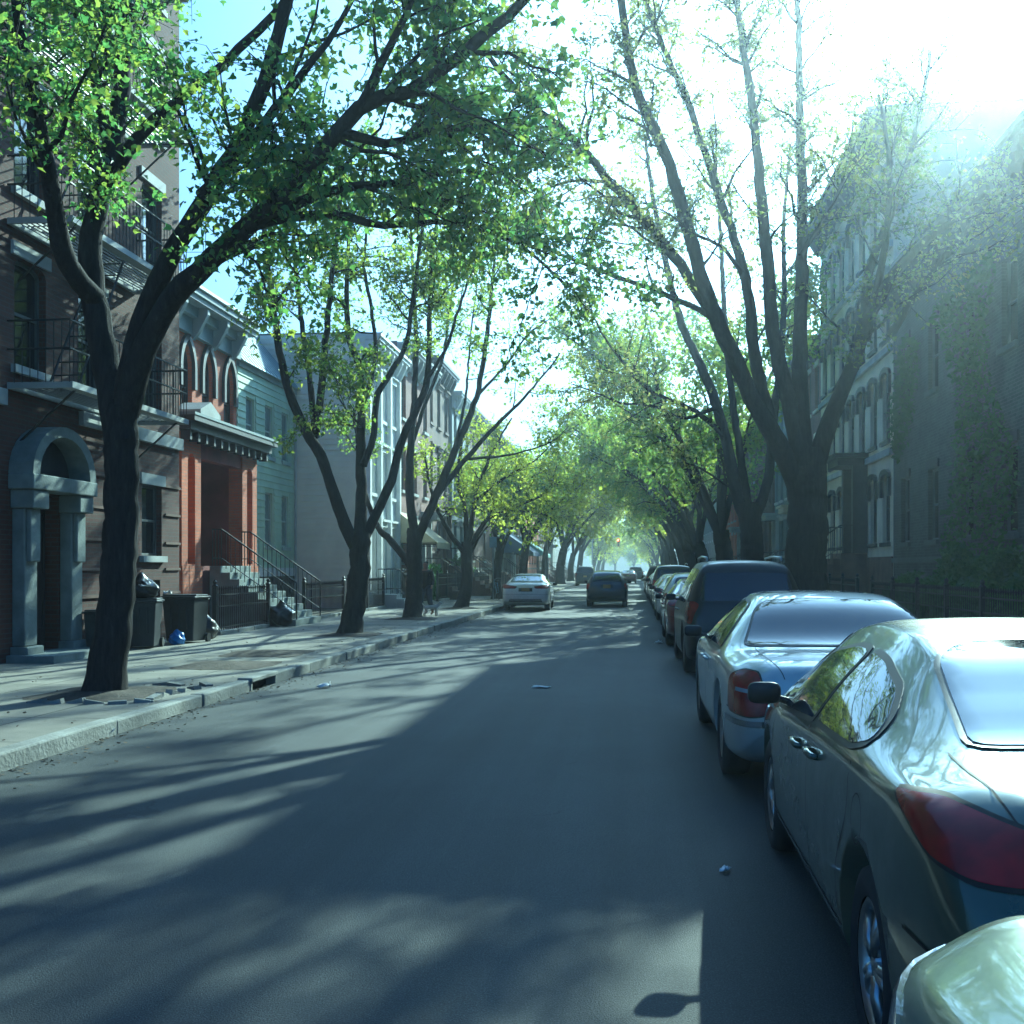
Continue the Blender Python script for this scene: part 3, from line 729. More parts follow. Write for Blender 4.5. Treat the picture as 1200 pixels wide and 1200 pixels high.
class Facade:
    """a street front: local u runs along +y, z up; N points at the street"""
    def __init__(s, name, label, x, y0, y1, H, side, cat='building', group=None, depth=9.0):
        s.side = side; s.N = np.array([1., 0, 0]) if side < 0 else np.array([-1., 0, 0])
        s.t = thing(name, label, cat, (x, y0, .14), 0, group)
        s.W = y1 - y0; s.H = H; s.dep = depth; s.holes = []; s.U = np.array([0, 1., 0]); s.Z = UP
    def pt(s, u, z, d=0.): return s.U * u + s.Z * z + s.N * d
    def slab(s, b, u0, u1, z0, z1, d0, d1, mi=0):
        A = s.pt(u0, z0, d0); B = s.pt(u1, z1, d1)
        b.box(tuple(np.minimum(A, B)), tuple(np.maximum(A, B)), mi); return b
    def ring(s, b, poly, d, d0, d1, mi=0):       # frame: outline minus its inset, as a solid ring
        q = inset(poly, d); n = len(poly)
        V = [s.pt(*p, d0) for p in poly] + [s.pt(*p, d1) for p in poly] + [s.pt(*p, d1) for p in q] + [s.pt(*p, d0) for p in q]
        Fs = []
        for i in range(n):
            j = (i + 1) % n
            for k in range(4): Fs.append((k * n + i, k * n + j, ((k + 1) % 4) * n + j, ((k + 1) % 4) * n + i))
        b.add(V, Fs, mi)
    def opening(s, kind, u, z, w, h): 
        p = shape(kind, u, z, w, h); s.holes.append(p); return p
    def window(s, kind, u, z, w, h, frame='window_frame', sill='pale_stone', hood=None, hoodmat='pale_stone', bars=(1, 2), glass='window_glass', rec=.13, label=None):
        p = s.opening(kind, u, z, w, h)
        b = MB(); s.ring(b, p, .055, -rec - .05, -rec + .01)
        q = inset(p, .05)
        zs = [a[1] for a in p]
        for i in range(1, bars[1]): zz = z + h * i / bars[1]; s.slab(b, u - w / 2 + .05, u + w / 2 - .05, zz - .025, zz + .025, -rec - .035, -rec)
        for i in range(1, bars[0]): uu = u - w / 2 + w * i / bars[0]; s.slab(b, uu - .015, uu + .015, z + .05, z + h * (.93 if kind == 'rect' else .8), -rec - .033, -rec - .004)
        o = b.build('window', frame, s.t)
        if label: o['label'] = label
        b = MB(); b.add([s.pt(*a, -rec - .04) for a in q], [tuple(range(len(q)))]); b.build('pane', glass, o, fix=False)
        if sill:
            b = MB(); s.slab(b, u - w / 2 - .10, u + w / 2 + .10, z - .13, z - .004, -.1, .09); b.build('sill', sill, o)
        if hood:
            b = MB()
            if hood == 'lintel': s.slab(b, u - w / 2 - .10, u + w / 2 + .10, z + h + .004, z + h + .22, -.05, .05)
            elif hood == 'cap':
                s.slab(b, u - w / 2 - .14, u + w / 2 + .14, z + h + .004, z + h + .20, -.05, .10); s.slab(b, u - w / 2 - .2, u + w / 2 + .2, z + h + .204, z + h + .30, -.05, .2)
            elif hood == 'arch':
                n = len(p); arc = [a for a in p[2:]]
                out = inset(p, -.16)[2:]
                V = [s.pt(*a, -.03) for a in arc] + [s.pt(*a, .10) for a in arc] + [s.pt(*a, .10) for a in out] + [s.pt(*a, -.03) for a in out]
                m = len(arc); Fs = []
                for i in range(m - 1):
                    for k in range(4): Fs.append((k * m + i, k * m + i + 1, ((k + 1) % 4) * m + i + 1, ((k + 1) % 4) * m + i))
                Fs += [(0, m, 2 * m, 3 * m), (m - 1, 2 * m - 1, 3 * m - 1, 4 * m - 1)]
                b.add(V, Fs)
                uo = w / 2 + .08
                for sg in (-1, 1): s.slab(b, u + sg * uo - .08, u + sg * uo + .08, min(a[1] for a in arc) - .55, min(a[1] for a in arc) - .003, -.03, .10)
            b.build('hood', hoodmat, o)
        return o
    def door(s, u, z, w, h, mat='door_dark', kind='rect', panels=2, frame=None):
        p = s.opening(kind, u, z, w, h)
        b = MB(); q = inset(p, .02)
        b.prism([(a[0], a[1]) for a in q], (0, 0, 0), s.U, s.Z, s.N, -.30, -.24)
        o = b.build('door', mat, s.t)
        b = MB()
        for k in range(panels):
            uu = u - w / 2 + w * (k + .5) / panels
            for (z0, z1) in ((.12, .42), (.48, .9)):
                s.ring(b, [(uu - w / panels * .36, z + h * z0), (uu + w / panels * .36, z + h * z0), (uu + w / panels * .36, z + h * z1), (uu - w / panels * .36, z + h * z1)], .05, -.242, -.215)
        b.build('panel', mat, o)
        b = MB(); c = s.pt(u + w * .08, z + h * .45, -.19); b.lathe([(0, -.04), (.03, -.03), (.035, 0), (.02, .03), (0, .04)], 10, 'x', tuple(c)); b.build('handle', 'chrome', o)
        return o
    def wall(s, mat, revmat=None, top=None, z0=-.1, board=0, name='wall'):
        b = MB(); outer = [(0, z0), (s.W, z0), (s.W, s.H), (0, s.H)]
        V, Fs = tri_poly(outer, s.holes)
        b.add([s.pt(*v) for v in V], Fs)
        for h in s.holes:
            n = len(h)
            b.add([s.pt(*p) for p in h] + [s.pt(*p, -.32) for p in h], [(i, (i + 1) % n, n + (i + 1) % n, n + i) for i in range(n)])
        D = -s.dep
        P = [s.pt(0, z0), s.pt(0, z0, D), s.pt(s.W, z0, D), s.pt(s.W, z0), s.pt(0, s.H), s.pt(0, s.H, D), s.pt(s.W, s.H, D), s.pt(s.W, s.H)]
        b.add(P, [(0, 1, 5, 4), (1, 2, 6, 5), (2, 3, 7, 6)])
        # dark back wall behind the openings
        b.add([s.pt(.02, z0, -.325), s.pt(s.W - .02, z0, -.325), s.pt(s.W - .02, s.H - .02, -.325), s.pt(.02, s.H - .02, -.325)], [(0, 1, 2, 3)], 1)
        o = b.build(name, [mat, 'car_seam'], s.t, fix=False)
        b = MB(); s.slab(b, .0, s.W, s.H + .003, s.H + .06, -s.dep, -.02); b.build('roof', 'tar_roof', s.t)
        return o
    def cornice(s, mat, z=None, h=.9, out=.6, n=8, u0=0., u1=None):
        z = s.H - h if z is None else z; u1 = s.W if u1 is None else u1
        b = MB()
        s.slab(b, u0, u1, z, z + h * .45, .003, out * .22)
        s.slab(b, u0, u1, z + h * .453, z + h * .72, .003, out * .45)
        s.slab(b, u0 - .05, u1 + .05, z + h * .723, z + h * .86, .003, out * .9)
        s.slab(b, u0 - .08, u1 + .08, z + h * .863, z + h, .003, out)
        o = b.build('cornice', mat, s.t)
        me = None
        for i in range(n):
            b = MB(); uu = u0 + (u1 - u0) * (i + .5) / n
            poly = [(out * .225, z - .15 * h), (out * .45, z + .05 * h), (out * .82, z + .55 * h), (out * .82, z + .72 * h), (out * .225, z + .72 * h)]
            if me is None:
                b.prism(poly, (0, 0, 0), s.N, s.Z, s.U, -.09, .09); q = b.build('bracket', mat, o); me = q.data
            else: q = link('bracket', me, o)
            q.location = tuple(s.U * uu)
    def band(s, z0, z1, d, mat, name='band', u0=0, u1=None):
        b = MB(); s.slab(b, u0, s.W if u1 is None else u1, z0, z1, .003, d); return b.build(name, mat, s.t)
    def stoop(s, u, w, ztop, n, tread, d0, mat='brownstone', rail=True, land=.9):
        b = MB(); dz = ztop / n
        s.slab(b, u - w / 2, u + w / 2, -.1, ztop, d0 + .004, d0 + land)
        for i in range(1, n):
            s.slab(b, u - w / 2, u + w / 2, -.1, ztop - dz * i, d0 + land + tread * (i - 1) + .002, d0 + land + tread * i)
        o = b.build('stoop', mat, s.t, bevel=.012)
        if rail:
            for sg in (-1, 1):
                b = MB(); uu = u + sg * (w / 2 - .07)
                a = s.pt(uu, ztop + .95, d0 + land * .2); c = s.pt(uu, ztop + .95, d0 + land); e = s.pt(uu, .95 + dz, d0 + land + tread * (n - 1))
                b.tube([a, c, e, e - UP * .95], .022, 6)
                b.tube([a - UP * .75, c - UP * .75, e - UP * .75], .014, 5)
                for i in range(0, (n - 1) * 2):
                    f = i / ((n - 1) * 2); q = c * (1 - f) + e * f; b.tube([q - UP * .94, q], .009, 5)
                for i in range(4):
                    f = i / 3; q = a * (1 - f) + c * f; b.tube([q - UP * .94, q], .012, 5)
                b.build('stair_rail', 'iron', s.t)
        return o

def clapboard(f, mat, z0, z1, board, name='siding'):
    """lapped boards laid over a front, cut round its openings"""
    b = MB(); z = z0
    while z < z1 - .01:
        zz = min(z + board, z1)
        segs = [(0., f.W)]
        for h in f.holes:
            hu0, hu1 = min(p[0] for p in h) - .09, max(p[0] for p in h) + .09; hz0, hz1 = min(p[1] for p in h) - .12, max(p[1] for p in h) + .10
            if hz0 < (z + zz) / 2 < hz1:
                ns = []
                for a, c in segs:
                    if hu1 <= a or hu0 >= c: ns.append((a, c)); continue
                    if hu0 > a: ns.append((a, hu0))
                    if hu1 < c: ns.append((hu1, c))
                segs = ns
        for a, c in segs:
            prof = [(.004, z), (.045, z), (.012, zz), (.004, zz)]
            V = [f.pt(a, q[1], q[0]) for q in prof] + [f.pt(c, q[1], q[0]) for q in prof]
            b.add(V, [(0, 1, 2, 3), (4, 7, 6, 5), (0, 4, 5, 1), (1, 5, 6, 2), (2, 6, 7, 3)])
        z = zz
    return b.build(name, mat, f.t)

def row_house(name, label, x, y0, y1, side, floors, z1, fh, nwin, wall, trim, style='rect', hood='lintel', cornice='dark_trim', door=True, group=None, wh=1.9, ww=.95, stoop=True, hoodmat=None, frame='window_frame', ch=.9, base=None):
    f = Facade(name, label, x, y0, y1, z1 + fh * floors + .7, side, group=group)
    hoodmat = hoodmat or trim
    for k in range(floors):
        for i in range(nwin):
            u = f.W * (i + .5) / nwin; z = z1 + fh * k + .75
            if k == 0 and door and i == nwin - 1:
                f.door(u, z1, 1.15, 2.6)
                b = MB(); f.slab(b, u - .95, u + .95, z1 + 2.75, z1 + 3.0, .003, .75); f.slab(b, u - 1.05, u + 1.05, z1 + 3.003, z1 + 3.12, .003, .85)
                for sg in (-1, 1): f.slab(b, u + sg * .78 - .12, u + sg * .78 + .12, z1, z1 + 2.747, .003, .18)
                b.build('door_hood', hoodmat, f.t)
                if stoop and z1 > .4: f.stoop(u, 1.7, z1, max(3, int(z1 / .18)), .27, .003)
            else: f.window(style, u, z, ww, wh, hood=hood, sill=trim, hoodmat=hoodmat, frame=frame)
    if z1 > 1.2:
        for i in range(nwin - 1): f.window('rect', f.W * (i + .5) / nwin, .25, .9, .9, sill=None)
    f.wall(wall)
    if base: f.band(-.05, z1 - .1, .06, base, 'base') if z1 <= 1.2 else None
    f.band(z1 + .15, z1 + .3, .06, trim)
    f.cornice(cornice, h=ch, n=max(4, int(f.W / .9)))
    return f

def build_left():
    X1, X2 = -9.8, -12.5
    yA = yx(210, X1)                                    # end of the near apartment house
    # ---- near brick apartment house with fire escapes
    f = Facade('brick_apartment_house', 'tall dark brick apartment house with fire escapes and a pale arched doorway', X1, 9.0, yA, 16.2, -1)
    U = lambda y: y - 9.0
    uw = U(yx(178, X1))
    floors = [(1.75, 1.45), (4.75, 1.75), (7.6, 1.75), (10.4, 1.75), (13.2, 1.75)]
    cols = [uw, uw - 2.55, uw - 4.6, uw - 6.7, uw - 8.8, uw - 10.9]
    ud = U(yx(50, X1))
    for k, (z, h) in enumerate(floors):
        for i, u in enumerate(cols):
            if k == 0 and abs(u - ud) < 1.6: continue
            if k == 0 and i == 1: continue
            f.window('seg' if k else 'rect', u, z, .95, h, hood='lintel', hoodmat='pale_stone', bars=(1, 2))
    f.window('rect', uw - 1.75, .35, .8, .9, sill=None)
    f.window('rect', uw, .35, .8, .9, sill=None)
    f.door(ud, .12, 1.05, 2.6, kind='rect', panels=2)
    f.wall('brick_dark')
    # pale arched doorway
    b = MB()
    for sg in (-1, 1):
        f.slab(b, ud + sg * .74 - .19, ud + sg * .74 + .19, .25, 2.45, .003, .22)
        f.slab(b, ud + sg * .74 - .25, ud + sg * .74 + .25, -.05, .247, .003, .30)
        f.slab(b, ud + sg * .74 - .24, ud + sg * .74 + .24, 2.453, 2.75, .003, .40)
        f.slab(b, ud + sg * .74 - .15, ud + sg * .74 + .15, 1.6, 2.45, .223, .30)
    f.slab(b, ud - 1.05, ud + 1.05, 2.753, 3.0, .003, .44)
    b.build('door_surround', 'door_stone', f.t, bevel=.02)
    b = MB(); n = 15; a0 = []
    for t in np.linspace(0, math.pi, n): a0.append((math.cos(t), math.sin(t)))
    V = []
    for (r, d) in ((1.03, .003), (1.03, .42), (.82, .42), (.82, .003)): V += [f.pt(ud + c * r, 3.003 + s_ * r * .82, d) for c, s_ in a0]
    Fs = []
    for i in range(n - 1):
        for k in range(4): Fs.append((k * n + i, k * n + i + 1, ((k + 1) % 4) * n + i + 1, ((k + 1) % 4) * n + i))
    Fs += [(0, n, 2 * n, 3 * n), (n - 1, 2 * n - 1, 3 * n - 1, 4 * n - 1)]
    b.add(V, Fs); b.build('door_arch', 'door_stone', f.t)
    b = MB(); b.add([f.pt(ud + c * .82, 3.003 + s_ * .82 * .82, .03) for c, s_ in a0], [tuple(range(n))]); b.build('fanlight', 'dark_trim', f.t, fix=False)
    b = MB(); f.slab(b, ud - 1.1, ud + 1.1, -.1, .12, .003, .8); b.build('door_step', 'door_stone', f.t, bevel=.01)
    f.band(4.05, 4.3, .10, 'pale_stone', u0=0, u1=ud - 1.2); f.band(4.05, 4.3, .10, 'pale_stone', u0=ud + 1.2)
    for z in (.95, 1.45, 2.0, 2.6, 3.2):                # rusticated joints of the ground floor, between door and corner
        f.band(z, z + .05, .035, 'brownstone', u0=ud + 1.2, u1=uw - .62); f.band(z, z + .05, .035, 'brownstone', u0=uw + .62)
    f.cornice('dark_trim', h=1.1, out=.8, n=14)
    # fire escape: three platforms, rails, ladders
    u0, u1 = uw - 5.3, uw - .75
    for k, z in enumerate((4.45, 7.05, 9.95, 12.8)):
        b = MB(); d1 = 1.05
        f.slab(b, u0, u1, z - .12, z - .02, .9, d1 + .05); f.slab(b, u0, u1, z - .12, z - .02, .01, .06)
        for sg in (u0, u1 - .05): f.slab(b, sg, sg + .05, z - .118, z - .022, .06, .9)
        o = b.build('fire_escape_platform', 'pale_stone', f.t)
        b = MB()
        for i in range(9): f.slab(b, u0 + .06, u1 - .06, z - .06, z - .03, .1 + i * .09, .13 + i * .09)
        b.build('grating', 'iron', o)
        b = MB()
        for zz in (.5, .95): b.tube([f.pt(u0, z + zz, .02), f.pt(u0, z + zz, d1), f.pt(u1, z + zz, d1), f.pt(u1, z + zz, .02)], .018, 5)
        nb = int((u1 - u0) / .13)
        for i in range(nb + 1):
            uu = u0 + (u1 - u0) * i / nb; b.tube([f.pt(uu, z - .03, d1), f.pt(uu, z + .95, d1)], .008, 4)
        for i in range(1, 8):
            for uu in (u0, u1): b.tube([f.pt(uu, z - .03, d1 * i / 8), f.pt(uu, z + .95, d1 * i / 8)], .008, 4)
        b.build('railing', 'iron', o)
        b = MB()
        for uu in (u0 + .3, u1 - .3): b.tube([f.pt(uu, z - .1, d1 * .95), f.pt(uu, z - .95, .02)], .02, 5)
        b.build('support', 'iron', o)
        if k < 3:
            b = MB(); a = f.pt(u0 + .8, z, .5); c = f.pt(u0 + 2.6, z + 2.75, .5)
            for dd in (-.25, .25):
                q = f.N * dd; b.tube([a + q, c + q], .022, 5)
            for i in range(1, 11): b.tube([a + (c - a) * i / 11 - f.N * .25, a + (c - a) * i / 11 + f.N * .25], .014, 5)
            b.build('ladder', 'iron', o)
    # ---- red gothic house
    yB = yx(277, X2)
    y0 = yA + .05
    f = Facade('red_brick_house', 'narrow red brick house with pointed windows, bracketed cornice and a columned porch', X2, y0, yB, 9.1, -1)
    U = lambda y: y - y0
    for i, px in enumerate((218, 243, 268)):
        o = f.window('gothic', U(yx(px, X2)), 5.3, .85, 2.65, frame='dark_trim', hood='arch', hoodmat='dark_trim', sill='pale_stone' if i == 0 else 'brownstone', bars=(2, 2))
    for u in (1.0, 3.0): f.window('gothic', u, 5.3, .85, 2.65, frame='dark_trim', hood='arch', hoodmat='dark_trim')
    pa, pb = U(yx(213, -10.9)), U(yx(301, -10.9))       # porch extent
    ZP = 1.55
    f.door((pa + pb) / 2, ZP, 1.5, 2.7, 'door_dark', 'arch')
    f.wall('brick_red')
    f.cornice('grey_paint', h=1.0, out=.75, n=7)
    b = MB(); f.slab(b, 0, f.W, 9.13, 9.22, -.3, .82); b.build('cornice_cap', 'white_paint', f.t)
    # little balcony at the first pointed window
    uu = U(yx(218, X2)); b = MB(); f.slab(b, uu - .75, uu + .75, 4.98, 5.12, .1, .55); o = b.build('balcony', 'white_paint', f.t)
    b = MB()
    b.tube([f.pt(uu - .7, 6.0, .12), f.pt(uu - .7, 6.0, .5), f.pt(uu + .7, 6.0, .5), f.pt(uu + .7, 6.0, .12)], .02, 5)
    for i in range(12): q = uu - .7 + 1.4 * i / 11; b.tube([f.pt(q, 5.12, .5), f.pt(q, 6.0, .5)], .014, 5)
    b.build('balcony_rail', 'pale_stone', o)
    # porch
    dP = 1.6
    b = MB(); f.slab(b, pa, pb, -.1, ZP, .004, dP - .02); b.build('porch_floor', 'red_stone', f.t)
    for (a, c) in ((pa, pa + 1.2), (pb - 1.2, pb)):
        mid = (a + c) / 2
        P = shape('arch', mid, ZP + .05, .46, 2.75); V, Fs = tri_poly([(a, ZP + .003), (c, ZP + .003), (c, 4.85), (a, 4.85)], [P])
        b = MB()
        for d in (dP, dP - .4): b.add([f.pt(*v, d) for v in V], Fs)
        n = len(P); b.add([f.pt(*p, dP) for p in P] + [f.pt(*p, dP - .4) for p in P], [(i, (i + 1) % n, n + (i + 1) % n, n + i) for i in range(n)])
        E = [(a, ZP + .003), (c, ZP + .003), (c, 4.85), (a, 4.85)]; n = 4
        b.add([f.pt(*p, dP) for p in E] + [f.pt(*p, dP - .4) for p in E], [(i, (i + 1) % n, n + (i + 1) % n, n + i) for i in range(n)])
        f.slab(b, a - .03, c + .03, -.1, ZP, dP - .43, dP + .03)
        b.build('porch_pier', 'brick_red', f.t)
    b = MB(); f.slab(b, pb - .3, pb - .02, ZP, 4.85, .01, dP - .405); b.build('porch_side_wall', 'red_stone', f.t)
    b = MB(); f.slab(b, pa + 1.2, pb - 1.2, 4.3, 4.85, dP - .35, dP - .05); b.build('porch_lintel', 'red_stone', f.t)
    b = MB(); f.slab(b, pa - .3, pb + .3, 4.853, 5.05, .004, dP + .35); f.slab(b, pa - .42, pb + .42, 5.053, 5.18, .004, dP + .5)
    for i in range(12): q = pa - .1 + (pb - pa + .2) * i / 11; f.slab(b, q - .06, q + .06, 4.62, 4.85, dP + .035, dP + .28)
    for i in range(4): q = .2 + dP * i / 4; f.slab(b, pb + .003, pb + .22, 4.62, 4.85, q, q + .12)
    o = b.build('porch_roof', 'dark_trim', f.t)
    b = MB(); f.slab(b, pa - .44, pb + .44, 5.183, 5.25, .004, dP + .52); b.build('roof_edge', 'grey_paint', o)
    b = MB(); b.prism([(-.65, 5.253), (.65, 5.253), (.65, 5.36), (0, 5.62), (-.65, 5.36)], f.pt(pa + .6, 0, 0), f.U, f.Z, f.N, dP - .2, dP + .50); b.build('porch_gable', 'pale_stone', f.t)
    us = (pa + pb) / 2 + .1
    f.stoop(us, 2.3, ZP, 9, .25, dP + .04, 'door_stone', land=.3)
    # ---- teal clapboard house
    y0, yC = yB + .02, yx(345, X2)
    f = Facade('clapboard_house', 'set-back teal clapboard house with small plain windows and a sloping tin roof', X2, y0, yC, 8.1, -1)
    U = lambda y: y - y0
    for px in (293, 315, 334): f.window('rect', U(yx(px, X2)), 5.35, .8, 1.75, frame='teal_frame', sill='teal_frame', bars=(1, 2), glass='blind_pane', rec=.08)
    for px in (293, 315, 334): f.window('rect', U(yx(px, X2)), 2.25, .8, 1.85, frame='teal_frame', sill='teal_frame', bars=(1, 2), glass='blind_pane', rec=.08)
    f.door(U(yx(283, X2)), .6, .95, 2.1)
    f.wall('teal_siding')
    clapboard(f, 'teal_siding', 1.5, 7.95, .23)
    f.band(1.2, 1.5, .06, 'white_paint'); f.band(-.05, 1.197, .03, 'dark_trim', 'base')
    f.band(7.95, 8.1, .10, 'grey_paint')
    b = MB(); W_ = f.W
    b.prism([(.25, 8.103), (-1.6, 10.3), (-9, 10.3), (-9, 8.103)], f.pt(0, 0, 0), f.N, f.Z, f.U, .0, W_)
    for i in range(int(W_ / .4)):
        a = f.pt(.2 + i * .4, 8.12, .25); c = f.pt(.2 + i * .4, 10.31, -1.6); b.tube([a, c], .02, 4)
    b.build('tin_roof', 'tin_roof', f.t)
    b = MB(); b.tube([f.pt(W_ - .12, .2, .08), f.pt(W_ - .12, 7.9, .08)], .04, 6); b.build('downpipe', 'pale_stone', f.t)
    # ---- forward white house with grey side wall
    y0, yD = yC + .03, yC + 5.6
    f = Facade('white_fronted_house', 'tall white fronted house with a blank grey shingled side wall behind the second tree', X1, y0, yD, 10.2, -1)
    for k in range(3):
        for u in (1.1, 2.8, 4.5):
            if k == 0 and u == 1.1: continue
            f.window('rect', u, 1.4 + 2.95 * k, .78, 1.7, frame='white_paint', sill='white_paint', hood='cap', hoodmat='white_paint')
    f.door(1.1, .5, 1.1, 2.6)
    f.wall('white_paint')
    b = MB()
    for u in (.15, 1.95, 3.65, 5.4): f.slab(b, u - .13, u + .13, .1, 9.28, .003, .18)
    b.build('pilaster', 'white_paint', f.t)
    f.cornice('white_paint', h=.9, out=.6, n=7)
    b = MB(); z = .2                                     # lapped shingles of the side wall
    while z < 10.0:
        zz = z + .21
        prof = [(.004, z), (.048, z), (.012, zz), (.004, zz)]
        V = [(-.02, -q[0], q[1]) for q in prof] + [(-9.0, -q[0], q[1]) for q in prof]
        b.add(V, [(0, 1, 2, 3), (4, 7, 6, 5), (0, 4, 5, 1), (1, 5, 6, 2), (2, 6, 7, 3)]); z = zz
    b.build('side_shingles', 'grey_siding', f.t)
    f.stoop(1.1, 1.5, .5, 3, .28, .2, 'pale_stone')
    # ---- the rest of the left row
    y = yD + .04
    specs = [
        ('row_house', 'rosy brick row house with a beige awning over its door, beyond the white house', 7.5, 3, 1.0, 3.1, 3, 'brick_rose', 'pale_stone', 'seg', 'lintel', 'pale_stone'),
        ('row_house', 'brownstone row house with a tall stoop behind the yellow-green tree', 6.6, 3, 1.6, 3.2, 3, 'brownstone', 'brownstone', 'rect', 'cap', 'dark_trim'),
        ('row_house', 'grey painted row house left of the white sedan', 6.6, 3, 1.2, 3.1, 3, 'grey_paint', 'pale_stone', 'rect', 'cap', 'white_paint'),
        ('row_house', 'brown brick row house behind the dark small tree on the left', 7.0, 3, 1.2, 3.1, 3, 'brick_brown', 'pale_stone', 'seg', 'lintel', 'dark_trim'),
        ('corner_shop', 'pale shop house under the blue awning on the left', 9.5, 3, .2, 3.4, 4, 'pale_stone', 'white_paint', 'rect', 'lintel', 'dark_trim'),
        ('corner_shop', 'brick shop house under the teal awning on the left', 10, 3, .2, 3.4, 4, 'brick_rose', 'white_paint', 'rect', 'lintel', 'dark_trim'),
        ('row_house', 'dark red row house further left, past the shop awnings', 14, 3, 1.2, 3.2, 5, 'brick_red', 'brownstone', 'rect', 'cap', 'dark_trim'),
        ('row_house', 'broad brown block far down the left side, before the signal', 22, 3, 1.2, 3.2, 7, 'brick_brown', 'pale_stone', 'rect', 'lintel', 'dark_trim'),
        ('row_house', 'last pale block on the left before the crossing', 22, 3, 1.2, 3.2, 7, 'pale_stone', 'white_paint', 'rect', 'lintel', 'white_paint')]
    for i, (nm, lab, w, fl, z1, fh, nw, wm, tm, st, hd, co) in enumerate(specs):
        y1 = min(y + w, 164) if i < 8 else 164
        if i == 4: y = max(y, 82); y1 = y + 10
        if i == 3: y1 = 82
        row_house(nm, lab, X1 + (-.15 if i % 2 else 0), y, y1, -1, fl, z1, fh, nw, wm, tm, st, hd, co, group='row houses down the left side' if nm == 'row_house' else 'shop houses on the left')
        y = y1 + .04
    def awning(label, x, y0, y1, z0, z1, out, mat):
        t = thing('awning', label, 'awning', (x, (y0 + y1) / 2, 0), 0, 'shop and door awnings on the left')
        w = (y1 - y0) / 2
        b = MB(); b.add([(0, -w, z1), (0, w, z1), (out, w, z0), (out, -w, z0), (out, -w, z0 - .25), (out, w, z0 - .25), (0, -w, z0 - .02), (0, w, z0 - .02)],
                        [(0, 1, 2, 3), (3, 2, 5, 4), (0, 3, 6), (1, 7, 2)]); o = b.build('canopy', mat, t, fix=False)
        so = o.modifiers.new('s', 'SOLIDIFY'); so.thickness = .02
        b = MB()
        for yy in (-w + .04, w - .04): b.tube([(0, yy, z0 - .1), (out - .03, yy, z0 - .1)], .02, 5); b.tube([(0.02, yy, z1 - .05), (out - .03, yy, z0 - .04)], .015, 5)
        b.build('bracket_arm', 'iron', t)
    ya = yD + 1.0
    awning('beige canvas awning over a doorway beside the third left tree', X1 + .02, ya - 1.2, ya + 2.0, 2.7, 4.0, 1.7, 'awning_beige')
    awning('blue shop awning with a white lit edge, far left', X1 + .02, 84, 90, 2.8, 4.4, 2.3, 'awning_blue')
    awning('teal shop awning, farther along on the left', X1 + .02, 96, 102, 2.8, 4.4, 2.3, 'awning_teal')

